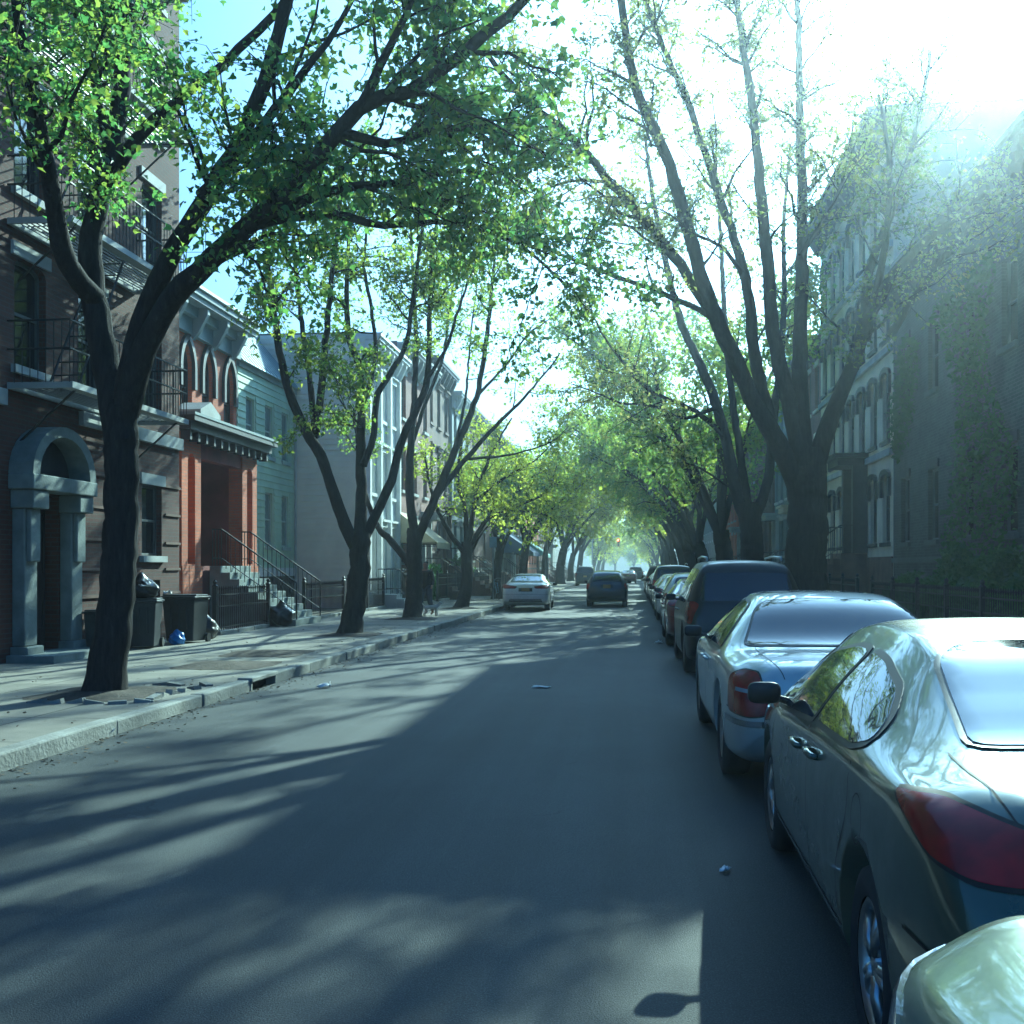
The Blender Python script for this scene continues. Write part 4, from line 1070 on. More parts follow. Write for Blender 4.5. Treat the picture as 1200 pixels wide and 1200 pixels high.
def build_right():
    X = 8.0
    yA = yx(1047, X); yB = yx(962, X)
    GRP = 'row houses down the right side'
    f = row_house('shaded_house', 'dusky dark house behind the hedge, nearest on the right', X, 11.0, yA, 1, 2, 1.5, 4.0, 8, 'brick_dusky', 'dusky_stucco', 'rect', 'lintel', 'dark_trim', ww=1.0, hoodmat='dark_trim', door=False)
    n = 22000                                           # ivy on the shaded house
    P = np.stack([-np.abs(rng.normal(.06, .05, n)) - .03, rng.uniform(0, f.W, n), rng.uniform(0, 1, n) ** .7 * 8.5], 1)
    m = (np.sin(P[:, 1] * .9) + np.sin(P[:, 1] * .37 + 2) + np.sin(P[:, 2] * .8 + P[:, 1] * .4)) > .5
    lv, lf = leaves(P[m], np.tile([-.6, 0, 0.], (m.sum(), 1)), .15)
    link('ivy', np_mesh('ivy', lv, [lf], 'hedge_leaf', smooth=False), f.t)
    # cream house with hooded windows
    y0 = yA + .03
    f = Facade('cream_house', 'tall cream stucco house with dark hooded windows and a dark canopied doorway', X, y0, yB, 15.7, 1)
    n = 7; z1 = 2.0
    for k in range(4):
        for i in range(n):
            u = f.W * (i + .5) / n; z = z1 + 3.2 * k + .3
            if k == 0 and i == 2:
                f.door(u, z1, 1.2, 2.8)
                b = MB(); f.slab(b, u - 1.0, u + 1.0, z1 + 3.0, z1 + 3.25, .003, 1.0); f.slab(b, u - 1.15, u + 1.15, z1 + 3.253, z1 + 3.4, .003, 1.15)
                for sg in (-1, 1): f.slab(b, u + sg * .85 - .15, u + sg * .85 + .15, z1, z1 + 2.997, .003, .5)
                b.build('door_canopy', 'dark_trim', f.t); f.stoop(u, 2.0, z1, 11, .26, .003)
                continue
            f.window('seg', u, z, 1.0, 2.15, hood='arch', hoodmat='dark_trim', sill='dark_trim', frame='dark_trim')
    f.wall('cream_stucco')
    f.band(-.05, z1 - .15, .05, 'brownstone', 'base')
    for k in (1, 2, 3): f.band(z1 + 3.2 * k - .2, z1 + 3.2 * k, .12, 'pale_stone')
    f.cornice('dark_trim', h=1.0, out=.8, n=14)
    y = yB + .04
    specs = [('row_house', 'rosy brick house with pale window trim behind the second right tree', 8, 3, 1.4, 3.1, 4, 'brick_rose', 'cream_stucco', 'seg', 'lintel', 'dark_trim'),
             ('row_house', 'white-trimmed grey house between the right-hand trunks', 8, 3, 1.4, 3.0, 4, 'grey_paint', 'white_paint', 'rect', 'cap', 'white_paint'),
             ('row_house', 'brownstone row house beside the dense arching tree on the right', 9, 3, 1.5, 3.0, 4, 'brownstone', 'brownstone', 'rect', 'cap', 'dark_trim'),
             ('row_house', 'brown brick house further down the right side', 12, 3, 1.4, 3.0, 5, 'brick_brown', 'pale_stone', 'rect', 'lintel', 'dark_trim'),
             ('row_house', 'red brick house far down the right side behind the parked cars', 16, 3, 1.4, 3.0, 6, 'brick_red', 'pale_stone', 'rect', 'lintel', 'dark_trim'),
             ('row_house', 'pale block farther still on the right', 25, 3, 1.4, 3.0, 8, 'pale_stone', 'white_paint', 'rect', 'lintel', 'dark_trim'),
             ('row_house', 'last brown block on the right before the crossing', 25, 3, 1.4, 3.0, 8, 'brick_brown', 'pale_stone', 'rect', 'lintel', 'dark_trim')]
    for i, (nm, lab, w, fl, z1, fh, nw, wm, tm, st, hd, co) in enumerate(specs):
        y1 = y + w if i < 6 else 164
        row_house(nm, lab, X + (.12 if i % 2 else 0), y, y1, 1, fl, z1, fh, nw, wm, tm, st, hd, co, group=GRP)
        y = y1 + .04

# ---------------------------------------------------------------- vehicles
def prof(pts):
    P = np.array(pts, float); x, y = P[:, 0], P[:, 1]
    d = np.diff(y) / np.diff(x); m = np.concatenate([[d[0]], np.where(d[:-1] * d[1:] > 0, 2 * d[:-1] * d[1:] / (d[:-1] + d[1:] + 1e-12), 0), [d[-1]]])
    def f(t):
        i = int(np.clip(np.searchsorted(x, t) - 1, 0, len(x) - 2)); h = x[i + 1] - x[i]; s = np.clip((t - x[i]) / h, 0, 1)
        return (1 + 2 * s) * (1 - s) ** 2 * y[i] + s * (1 - s) ** 2 * h * m[i] + s * s * (3 - 2 * s) * y[i + 1] + s * s * (s - 1) * h * m[i + 1]
    return f

SPEC = {
  'sedan': dict(L=4.80, W=1.83, top=[(0, .88), (.04, .96), (.12, 1.02), (.30, 1.055), (.62, 1.07), (.80, 1.095), (1.15, 1.20), (1.6, 1.34), (2.1, 1.41), (2.55, 1.42), (2.95, 1.385), (3.35, 1.25), (3.75, 1.08), (3.95, 1.01), (4.3, .93), (4.6, .82), (4.74, .71), (4.80, .60)],
                belt=[(0, .80), (.5, .985), (1.5, .98), (3.6, .86), (4.2, .80), (4.8, .55)], roofw=[(0, .66), (.5, .68), (.9, .64), (1.6, .57), (2.5, .56), (3.2, .60), (3.8, .68), (4.8, .55)],
                axles=(1.06, 3.86), r=.33, rake=.16,
                dlo=[[(1.27, 1.04), (1.34, 1.10), (1.55, 1.19), (1.95, 1.262), (2.22, 1.28), (2.22, .985), (1.42, 1.005)], [(2.29, .98), (2.29, 1.28), (2.55, 1.28), (2.95, 1.225), (3.42, 1.06), (3.62, .915), (3.4, .905)]],
                rear=[(-.62, 1.10), (.62, 1.10), (.53, 1.33), (.40, 1.365), (-.40, 1.365), (-.53, 1.33)], front=[(-.66, 1.07), (.66, 1.07), (.55, 1.345), (-.55, 1.345)],
                tail=[(-1.12, .99), (-1.0, .95), (-.86, .885), (-.70, .855), (-.33, .86), (-.33, .925), (-.60, .965), (-.90, 1.01)],
                head=[(-1.1, .80), (-.95, .66), (-.65, .60), (-.60, .68), (-.85, .82)]),
  'limo':  dict(L=5.36, W=1.95, top=[(0, .82), (.03, .91), (.09, .96), (.25, .99), (.7, 1.0), (1.02, 1.01), (1.18, 1.05), (1.75, 1.33), (2.0, 1.405), (2.3, 1.435), (2.75, 1.44), (3.1, 1.40), (3.5, 1.24), (3.85, 1.07), (4.1, 1.03), (4.8, .96), (5.15, .88), (5.30, .76), (5.36, .62)],
                belt=[(0, .80), (.5, .91), (2, .93), (4, .90), (5.36, .62)], roofw=[(0, .74), (1.0, .82), (1.3, .78), (2.0, .62), (2.9, .59), (3.4, .64), (3.9, .72), (5.36, .66)],
                axles=(1.20, 4.12), r=.345, rake=.07,
                dlo=[[(1.62, .985), (1.72, 1.08), (2.02, 1.30), (2.2, 1.335), (2.62, 1.345), (2.62, .975)], [(2.70, .97), (2.70, 1.345), (3.0, 1.33), (3.4, 1.17), (3.72, .965)]],
                rear=[(-.76, 1.035), (.76, 1.035), (.60, 1.33), (.50, 1.375), (-.50, 1.375), (-.60, 1.33)], front=[(-.70, 1.10), (.70, 1.10), (.58, 1.37), (-.58, 1.37)],
                tail=[(-.98, .86), (-.96, .63), (-.60, .61), (-.50, .63), (-.55, .80), (-.64, .905), (-.82, .915)],
                head=[(-1.1, .80), (-1.0, .66), (-.60, .66), (-.60, .80)]),
  'suv':   dict(L=4.70, W=1.84, top=[(0, .98), (.03, 1.08), (.08, 1.18), (.16, 1.36), (.30, 1.60), (.42, 1.71), (.7, 1.755), (1.5, 1.77), (2.5, 1.765), (2.85, 1.70), (3.2, 1.48), (3.55, 1.18), (3.7, 1.13), (4.2, 1.08), (4.5, 1.0), (4.64, .86), (4.70, .70)],
                belt=[(0, .92), (.4, 1.07), (2, 1.06), (3.6, 1.02), (4.4, .92), (4.7, .64)], roofw=[(0, .74), (.3, .68), (.7, .64), (2.6, .63), (3.2, .68), (3.6, .74), (4.7, .62)],
                axles=(.95, 3.75), r=.37, rake=.05,
                dlo=[[(.42, 1.12), (.55, 1.60), (1.15, 1.63), (1.15, 1.10)], [(1.22, 1.10), (1.22, 1.63), (2.15, 1.63), (2.15, 1.09)], [(2.22, 1.09), (2.22, 1.63), (2.6, 1.62), (3.0, 1.42), (3.38, 1.08)]],
                rear=[(-.70, 1.17), (.70, 1.17), (.62, 1.58), (-.62, 1.58)], front=[(-.72, 1.20), (.72, 1.20), (.60, 1.64), (-.60, 1.64)],
                tail=[(-.96, 1.12), (-.94, .82), (-.64, .80), (-.58, 1.10), (-.70, 1.14)],
                head=[(-1.05, .92), (-.98, .74), (-.62, .72), (-.60, .90), (-.75, .97)]),
  'hatch': dict(L=4.2, W=1.76, top=[(0, .92), (.03, 1.0), (.1, 1.12), (.35, 1.32), (.62, 1.45), (1.0, 1.50), (1.8, 1.53), (2.3, 1.49), (2.8, 1.28), (3.2, 1.07), (3.7, .98), (4.05, .82), (4.2, .6)],
                belt=[(0, .84), (.4, .98), (2, .96), (3.2, .90), (4.2, .55)], roofw=[(0, .68), (.4, .62), (.8, .58), (2.2, .57), (2.8, .62), (3.2, .68), (4.2, .55)],
                axles=(.78, 3.34), r=.31, rake=.06,
                dlo=[[(.62, 1.04), (.85, 1.36), (1.55, 1.41), (1.55, 1.0)], [(1.62, 1.0), (1.62, 1.41), (2.05, 1.39), (2.5, 1.24), (2.95, .98)]],
                rear=[(-.60, 1.12), (.60, 1.12), (.50, 1.40), (-.50, 1.40)], front=[(-.64, 1.10), (.64, 1.10), (.52, 1.42), (-.52, 1.42)],
                tail=[(-.93, .98), (-.90, .76), (-.58, .74), (-.56, .92), (-.66, .99)],
                head=[(-1.05, .78), (-.95, .64), (-.6, .6), (-.6, .74)]),
}
SPEC['van'] = dict(SPEC['suv']); 

CARCACHE = {}
def car_meshes(key):
    if key in CARCACHE: return CARCACHE[key]
    S = SPEC[key]; L, Wd = S['L'], S['W'] / 2
    top, belt, rw = prof(S['top']), prof(S['belt']), prof(S['roofw'])
    plan = prof([(0, .80), (.03, .86), (.10, .915), (.28, .965), (.7, .995), (1.4, 1.), (L - 1.5, 1.), (L - .7, .975), (L - .28, .90), (L - .10, .80), (L - .03, .70), (L, .62)])
    low = prof([(0, .42), (.05, .34), (.15, .28), (.5, .22), (1.2, .19), (L - 1.2, .19), (L - .4, .22), (L - .1, .28), (L, .36)])
    ys = sorted(set([0, .015, .03, .05, .075, .1, .14, .18, .23, .29] + list(np.arange(.36, L - .34, .075)) + [L - .3, L - .24, L - .18, L - .13, L - .09, L - .06, L - .035, L - .015, L]))
    rings = []
    for y in ys:
        w = Wd * plan(y); zs, zb, zt = low(y), belt(y), max(top(y), belt(y) + .015); wr = min(rw(y) * (plan(y) if y < .3 or y > L - .4 else 1) , w * .93)
        h = zt - zb
        c = [(0, zs), (.55 * w, zs), (.82 * w, zs + .005), (.95 * w, zs + .06), (.985 * w, zs + .22 * (zb - zs)), (1. * w, zs + .52 * (zb - zs)), (.995 * w, zb - .16 * (zb - zs)), (.965 * w, zb),
             (.965 * w * .55 + wr * .45 + .012, zb + .42 * h), (wr + .004, zb + .84 * h), (wr * .86, zb + .95 * h), (wr * .5, zb + .988 * h), (0, zt)]
        P = catmull(np.array([(a, 0, b) for a, b in c]), 1e9)
        Q = []
        C = np.array(c); E = np.vstack([[-C[1][0], C[1][1]], C, [-C[-2][0], C[-2][1]]])
        for i in range(1, len(E) - 2):
            for t in np.arange(5) / 5:
                p0, p1, p2, p3 = E[i - 1], E[i], E[i + 1], E[i + 2]
                Q.append(.5 * (2 * p1 + (p2 - p0) * t + (2 * p0 - 5 * p1 + 4 * p2 - p3) * t * t + (3 * p1 - p0 - 3 * p2 + p3) * t ** 3))
        Q.append(C[-1]); Q = np.array(Q); Q[:, 0] = np.maximum(Q[:, 0], 0)
        full = np.vstack([Q, np.stack([-Q[-2:0:-1, 0], Q[-2:0:-1, 1]], 1)])
        yy = y + S['rake'] * np.clip((full[:, 1] - .60) / .4, 0, 1) ** 1.2 * max(0, 1 - y / .7) - (.10 * np.clip((full[:, 1] - .55) / .3, 0, 1) * max(0, 1 - (L - y) / .5))
        rings.append(np.stack([full[:, 0], yy, full[:, 1]], 1))
    n = len(rings[0]); k = len(rings)
    V = np.vstack(rings)
    Fs = [(j * n + i, j * n + (i + 1) % n, (j + 1) * n + (i + 1) % n, (j + 1) * n + i) for j in range(k - 1) for i in range(n)]
    c0 = len(V); V = np.vstack([V, rings[0].mean(0) - [0, .015, 0], rings[-1].mean(0) + [0, .015, 0]])
    Fs += [(c0, (i + 1) % n, i) for i in range(n)] + [(c0 + 1, (k - 1) * n + i, (k - 1) * n + (i + 1) % n) for i in range(n)]
    me = bpy.data.meshes.new('body_raw'); me.from_pydata([tuple(v) for v in V], [], Fs)
    bm = bmesh.new(); bm.from_mesh(me); bmesh.ops.recalc_face_normals(bm, faces=bm.faces); bm.to_mesh(me); bm.free()
    tree = BVHTree.FromPolygons([tuple(v) for v in V], Fs)
    VN = np.zeros_like(V)
    for f_ in Fs:
        P_ = V[list(f_)]; nn_ = np.cross(P_[1] - P_[0], P_[2] - P_[0]) + (np.cross(P_[2] - P_[0], P_[3] - P_[0]) if len(f_) == 4 else 0)
        for i_ in f_: VN[i_] += nn_
    VN = nrm(VN)
    def smooth_n(h, idx, D):
        f_ = list(Fs[idx]); w_ = 1 / (np.linalg.norm(V[f_] - np.array(h), axis=1) ** 2 + 1e-6)
        n_ = Vector(nrm((VN[f_] * w_[:, None]).sum(0)))
        return -n_ if n_.dot(Vector(D)) > 0 else n_
    # wheel arches cut out
    raw = bpy.data.objects.new('tmp', me); COL.objects.link(raw); cuts = []
    for ay in S['axles']:
        for sg in (-1, 1):
            b = MB(); R_ = S['r'] + .065
            b.lathe([(0, -.01), (R_, -.01), (R_, Wd), (0, Wd)], 40, 'x'); cm = b.mesh('cut', 'plastic_black')
            bb = bmesh.new(); bb.from_mesh(cm); bmesh.ops.remove_doubles(bb, verts=bb.verts, dist=1e-5)
            bmesh.ops.recalc_face_normals(bb, faces=bb.faces); bb.to_mesh(cm); bb.free()
            o = bpy.data.objects.new('cut', cm); COL.objects.link(o); o.location = (sg * (Wd - .24) if sg > 0 else -(Wd - .24) - Wd, ay, S['r'] + .01)
            cuts.append(o); md = raw.modifiers.new('b', 'BOOLEAN'); md.operation = 'DIFFERENCE'; md.object = o; md.solver = 'EXACT'
    dg = bpy.context.evaluated_depsgraph_get(); dg.update()
    body = bpy.data.meshes.new_from_object(raw.evaluated_get(dg)); body.name = 'body'
    for o in cuts + [raw]: bpy.data.objects.remove(o)
    body.materials.clear(); body.materials.append(M['paint_silver']); body.materials.append(M['plastic_black'])
    mi = []
    for p in body.polygons:
        c = p.center; inn = False
        for ay in S['axles']:
            if math.hypot(c.y - ay, c.z - S['r'] - .01) < S['r'] + .062 and abs(c.x) < Wd: inn = True
        if c.z < .235: inn = True
        mi.append(1 if inn else 0)
    body.polygons.foreach_set('material_index', mi); body.polygons.foreach_set('use_smooth', [m == 0 for m in mi]); body.update()
    parts = [('body', body, None, None)]
    DIRS = {'left': ((1, 0, 0), (0, -1, 0)), 'right': ((-1, 0, 0), (0, 1, 0)), 'rear': ((0, 1, 0), (1, 0, 0)), 'front': ((0, -1, 0), (1, 0, 0)), 'down': ((0, 0, -1), (1, 0, 0))}
    def cast(s, z, D, A, Zv=(0, 0, 1)):
        o = Vector(A) * s + Vector(Zv) * z - Vector(D) * 9
        return tree.ray_cast(o, Vector(D))
    def patch(outline, D, A, off, mat, step=.06, skirt=True, Zv=(0, 0, 1), hole=None):
        hl = [hole] if hole else []
        # densify
        out = []
        for i in range(len(outline)):
            p, q = np.array(outline[i], float), np.array(outline[(i + 1) % len(outline)], float)
            m = max(1, int(np.linalg.norm(q - p) / step))
            out += [tuple(p + (q - p) * t / m) for t in range(m)]
        P = np.array(out); ex = []
        for a in np.arange(P[:, 0].min() + step / 2, P[:, 0].max(), step):
            for c in np.arange(P[:, 1].min() + step / 2, P[:, 1].max(), step):
                if inpoly((a, c), out) and not (hole and inpoly((a, c), hole)) and np.min(np.linalg.norm(P - [a, c], axis=1)) > step * .4: ex.append((a, c))
        V2, F2 = tri_poly(out, hl, ex)
        V3 = []; N3 = []
        for a, c in V2:
            h, nn, ix_, _ = cast(a, c, D, A, Zv)
            if h is None: return None
            nn = smooth_n(h, ix_, D)
            V3.append(h + nn * off); N3.append(nn)
        b = MB(); b.add(V3, F2)
        if skirt:
            n = len(out); idx = {(round(v[0], 5), round(v[1], 5)): i for i, v in enumerate(V2)}
            ids = [idx.get((round(p[0], 5), round(p[1], 5))) for p in out]
            if None not in ids:
                n0 = len(b.v); b.v += [tuple(V3[i] - N3[i] * (off + .004)) for i in ids]; N3 = N3 + [N3[i] for i in ids]
                for j in range(n):
                    b.f.append((ids[j], ids[(j + 1) % n], n0 + (j + 1) % n, n0 + j)); b.m.append(0)
        me = b.mesh('patch', mat, True)
        bm = bmesh.new(); bm.from_mesh(me); bmesh.ops.recalc_face_normals(bm, faces=bm.faces); bm.to_mesh(me); bm.free()
        # face outward
        if sum((p.normal.dot(Vector(D)) for p in me.polygons)) > 0: me.flip_normals()
        me.normals_split_custom_set_from_vertices([tuple(n_) for n_ in N3])
        return me
    def roundp(poly, r=.05):
        P = [np.array(p, float) for p in poly]; n = len(P); o = []
        for i in range(n):
            a, b, c = P[i - 1], P[i], P[(i + 1) % n]; l1, l2 = np.linalg.norm(a - b), np.linalg.norm(c - b); rr = min(r, l1 * .45, l2 * .45)
            s, e = b + (a - b) / l1 * rr, b + (c - b) / l2 * rr
            for t in (0, .33, .67, 1.): o.append(tuple((1 - t) ** 2 * s + 2 * t * (1 - t) * b + t * t * e))
        return o
    def dens(poly, step):
        o = []
        for i in range(len(poly)):
            p, q = np.array(poly[i], float), np.array(poly[(i + 1) % len(poly)], float); m = max(1, int(np.linalg.norm(q - p) / step))
            o += [tuple(p + (q - p) * t / m) for t in range(m)]
        return o
    def grow_poly(poly, d): 
        P = np.array(poly); area = .5 * sum(P[i][0] * P[(i + 1) % len(P)][1] - P[(i + 1) % len(P)][0] * P[i][1] for i in range(len(P)))
        return inset(poly, -d if area > 0 else d)
    for side in ('left', 'right'):
        D, A = DIRS[side]; sg = -1 if side == 'left' else 1
        for poly in S['dlo']:
            pp = roundp([(sg * y, z) for y, z in poly], .06)
            fr = patch(grow_poly(pp, .022), D, A, .006, 'plastic_black', .04, hole=dens(grow_poly(pp, -.004), .04))
            gl = patch(pp, D, A, .009, 'car_glass', .04)
            if gl: parts.append(('window', gl, None, None))
            if fr: parts.append(('window_trim', fr, 'window', None))
        b = MB()                                          # door cuts
        ya = S['axles']; d0 = S['dlo'][0][0][0]; splits = [max(pt[0] for pt in pl) + .035 for pl in S['dlo'][-2:-1]] + [S['dlo'][-1][-1][0] + .12]
        lines = [[(yy, .30 + .02), (yy, .6), (yy - .0, max(.75, belt(yy) - .02))] for yy in splits]
        lines.append([(ya[0] + S['r'] + .12, .32), (ya[0] + S['r'] + .14, .52), (ya[0] + S['r'] * .75, .78), (max(ya[0] + .1, d0 + .05), belt(d0) - .02)])
        lines.append([(ya[0] + S['r'] + .12, .32), (splits[-1], .32)])
        for ln in lines:
            C2 = catmull(np.array([(a, 0, c) for a, c in ln]), .05); prev = None; vs = []; 
            for i in range(len(C2)):
                tg = nrm(C2[min(i + 1, len(C2) - 1)] - C2[max(i - 1, 0)]); pe = np.array([-tg[2], 0, tg[0]]) * .0045
                for s_ in (-1, 1):
                    h, nn, _, _ = cast(sg * (C2[i][0] + s_ * pe[0]), C2[i][2] + s_ * pe[2], D, A)
                    if h is None: break
                    vs.append(h + (nn if nn.dot(Vector(D)) < 0 else -nn) * .002)
            m = len(vs) // 2
            if len(vs) % 2 == 0: b.add(vs, [(2 * i, 2 * i + 1, 2 * i + 3, 2 * i + 2) for i in range(m - 1)])
        if b.f: parts.append(('door_seam', b.mesh('door_seam', 'car_seam'), None, None))
        for yy in [s_ - .18 for s_ in splits[:1]] + [splits[-1] - 1.0]:   # handles
            h, nn, _, _ = cast(sg * yy, belt(yy) - .10, D, A)
            if h:
                b = MB(); q = np.array(h) + np.array([sg * .025, 0, 0]); b.tube([q + [-sg * .03, -.10, -.004], q + [0, -.085, 0], q + [0.006 * sg, 0, .004], q + [0, .085, 0], q + [-sg * .03, .10, -.004]], [.012, .015, .015, .015, .012], 8)
                parts.append(('door_handle', b.mesh('handle', 'paint_silver', True), None, None))
        # mirror
        yy = S['dlo'][-1][-1][0] - .12; h, nn, _, _ = cast(sg * yy, belt(yy) + .03, D, A)
        if h:
            bm = bmesh.new(); bmesh.ops.create_uvsphere(bm, u_segments=18, v_segments=12, radius=1)
            for v in bm.verts:
                x, y, z = v.co; k_ = 4
                rr = (abs(x) ** k_ + abs(z) ** k_) ** (1 / k_) / max(1e-6, math.hypot(x, z)) if math.hypot(x, z) > 1e-6 else 1
                x, z = x / max(rr, .7), z / max(rr, .7)
                v.co = (h.x + sg * (.115 + .088 * x), yy + .02 + (.07 * y if y > 0 else .03 * y), h.z + .065 + .058 * z)
            me = bpy.data.meshes.new('mirror'); bm.to_mesh(me); bm.free(); me.materials.append(M['plastic_black']); me.polygons.foreach_set('use_smooth', [True] * len(me.polygons))
            parts.append(('side_mirror', me, None, None))
            b = MB(); b.tube([(h.x - sg * .02, yy + .03, h.z + .02), (h.x + sg * .10, yy + .03, h.z + .05)], .02, 6); parts.append(('mirror_arm', b.mesh('mirror_arm', 'plastic_black'), 'side_mirror', None))
    yg = np.linspace(.02, L - .02, 800); tg = np.array([top(y) for y in yg]); im = int(np.argmax(tg))
    for side, key_ in (('rear', 'rear'), ('front', 'front')):
        sl = (.45, -.893) if key != 'suv' else (.85, -.527)
        if side == 'front': sl = (-.45, -.893)
        D = (0, sl[0], sl[1]); Zv = (0, -sl[1] * (1 if side == 'rear' else -1), abs(sl[0])); A = (1, 0, 0)
        def toS(p):
            z = p[1]
            y = np.interp(z, np.maximum.accumulate(tg[:im + 1]), yg[:im + 1]) if side == 'rear' else np.interp(-z, np.maximum.accumulate(-tg[im:]), yg[im:])
            return (p[0], y * Zv[1] + z * Zv[2])
        pp = roundp([toS(p) for p in S[key_]], .08)
        fr = patch(grow_poly(pp, .022), D, A, .007, 'plastic_black', .05, Zv=Zv, hole=dens(grow_poly(pp, -.004), .05)); gl = patch(pp, D, A, .010, 'car_glass', .05, Zv=Zv)
        if gl: parts.append(('rear_window' if side == 'rear' else 'windscreen', gl, None, None))
        if fr: parts.append(('window_trim', fr, 'prev', None))
    q = math.sqrt(.5)
    for sg in (-1, 1):
        D = (-sg * q, q, 0); A = (-sg * q * -1 * 1, 0, 0)
        A = (q, sg * q, 0)                                # left: sg=-1 -> s = q*x - q*y
        pp = roundp([(s_ if sg < 0 else -s_, z) for s_, z in S['tail']], .05)
        fr = patch(grow_poly(pp, .010), D, A, .005, 'car_seam', .03, hole=dens(grow_poly(pp, -.004), .03)); g = patch(pp, D, A, .009, 'tail_red', .028)
        if g: parts.append(('tail_light', g, None, None))
        if fr: parts.append(('light_gasket', fr, 'prev', None))
        if key == 'limo':
            g = patch([((a_ if sg < 0 else -a_), z) for a_, z in ((-.80, .775), (-.56, .765), (-.56, .79), (-.80, .80))], D, A, .012, 'tail_clear', .04)
            if g: parts.append(('reversing_lens', g, 'tail_light', None))
        D2 = (-sg * q, -q, 0); A2 = (q, -sg * q, 0)
        pp = roundp([((s_ + L * q if False else s_) , z) for s_, z in S['head']], .04)
        hp = []
        for s_, z in pp:                                  # same corner, mirrored to the nose
            hp.append(((s_ * (1 if sg < 0 else -1)) + (q * L if sg < 0 else -q * L) * (1 if True else 0), z))
        g = patch(hp, D2, A2, .007, 'tail_clear', .05)
        if g: parts.append(('headlight', g, None, None))
    # seams of boot lid, bumper, plus plate
    D, A = DIRS['rear']
    def ring_ribbon(z, hh, a0, a1, y0, off, mat, nm, nose=False):
        b = MB(); vs = []
        for t in np.linspace(a0, a1, 140):
            for s_ in (-1, 1):
                dv = Vector((math.sin(t), -math.cos(t) * (-1 if nose else 1), 0))
                h, nn, _, _ = tree.ray_cast(Vector((0, y0, z + s_ * hh)), dv)
                if h: vs.append(h + (nn if nn.dot(dv) > 0 else -nn) * off)
        m = len(vs) // 2; b.add(vs, [(2 * i, 2 * i + 1, 2 * i + 3, 2 * i + 2) for i in range(m - 1)])
        parts.append((nm, b.mesh(nm, mat, True), None, None))
    zb_ = .64 if key != 'suv' else .70
    ring_ribbon(zb_, .005, -1.25, 1.25, .80, .004, 'car_seam', 'bumper_seam')
    if key == 'limo':
        ring_ribbon(.56, .022, -1.30, 1.30, .80, .010, 'chrome', 'bumper_moulding')
    ring_ribbon(.56, .005, -1.2, 1.2, L - .8, .002, 'car_seam', 'front_bumper_seam', True)
    Dd = (0, .5, -.866); Zd = (0, .866, .5)
    def seam_line(pts3, D, w=.0026):
        b = MB(); vs = []; P3 = catmull(np.array(pts3, float), .04)
        for i in range(len(P3)):
            tg = nrm(P3[min(i + 1, len(P3) - 1)] - P3[max(i - 1, 0)]); sd = nrm(np.cross(tg, np.array(D, float))) * w
            for s_ in (-1, 1):
                h, nn, _, _ = tree.ray_cast(Vector(P3[i] + s_ * sd) - Vector(D) * 3, Vector(D))
                if h: vs.append(h + (nn if nn.dot(Vector(D)) < 0 else -nn) * .0035)
                else: vs.append(Vector((0, 1.5, .6)))
        m = len(vs) // 2; b.add(vs, [(2 * i, 2 * i + 1, 2 * i + 3, 2 * i + 2) for i in range(m - 1)])
        return b.mesh('seam', 'car_seam')
    if key in ('sedan', 'limo'):
        yl = S['axles'][0] - (.18 if key == 'sedan' else .12)
        for sg in (-1, 1):
            parts.append(('boot_seam', seam_line([(sg * .60, .10, .80), (sg * .66, .22, .98), (sg * .685, .5, 1.0), (sg * .69, yl, 1.0)], Dd), None, None))
        # fuel flap on the left flank
        yf, zf, rf_ = S['axles'][0] + .06, .80, .085
        parts.append(('fuel_flap', seam_line([(-1.2, yf + rf_ * math.cos(a_), zf + rf_ * math.sin(a_)) for a_ in np.linspace(0, 2 * math.pi, 17)], (1, 0, 0), .003), None, None))
    lidp = [(-.62 * Wd, .66), (.62 * Wd, .66), (.70 * Wd, .80), (.66 * Wd, top(.15) - .04), (-.66 * Wd, top(.15) - .04), (-.70 * Wd, .80)]
    zp = .80 if key in ('sedan', 'limo') else .86
    g = patch([(-.26, zp - .06), (.26, zp - .06), (.26, zp + .07), (-.26, zp + .07)], D, A, .006, 'car_seam', .08)
    if g: parts.append(('plate_recess', g, None, None))
    h, nn, _, _ = cast(0, zp, D, A)
    if h:
        b = MB(); b.box((-.155, h.y - .022, zp - .075), (.155, h.y - .012, zp + .075)); parts.append(('licence_plate', b.mesh('plate', 'plate_gold'), None, None))
    g = patch([(-.70 * Wd, .36), (.70 * Wd, .36), (.66 * Wd, .46), (-.66 * Wd, .46)], D, A, .006, 'plastic_black', .08)
    if g: parts.append(('bumper_strip', g, None, None))
    D, A = DIRS['front']
    g = patch(roundp([(-.5, .50), (.5, .50), (.56, .66), (-.56, .66)], .04), D, A, .01, 'plastic_black', .07)
    if g: parts.append(('grille', g, None, None))
    if key == 'suv':
        for sg in (-1, 1):
            b = MB(); b.tube([(sg * .56, .55, 1.745), (sg * .56, .60, 1.80), (sg * .56, 1.6, 1.825), (sg * .56, 2.45, 1.80), (sg * .56, 2.5, 1.75)], .018, 6); parts.append(('roof_rail', b.mesh('roof_rail', 'alloy', True), None, None))
    # wheels
    r = S['r']
    b = MB(); b.lathe([(r * .66, -.10), (r * .80, -.115), (r * .95, -.10), (r, -.06), (r, .06), (r * .95, .10), (r * .80, .115), (r * .66, .10)], 36, 'x'); tyre = b.mesh('tyre', 'rubber', True)
    b = MB(); b.lathe([(r * .67, .09), (r * .62, .10), (r * .58, .06), (r * .56, -.08), (r * .67, -.1)], 36, 'x')
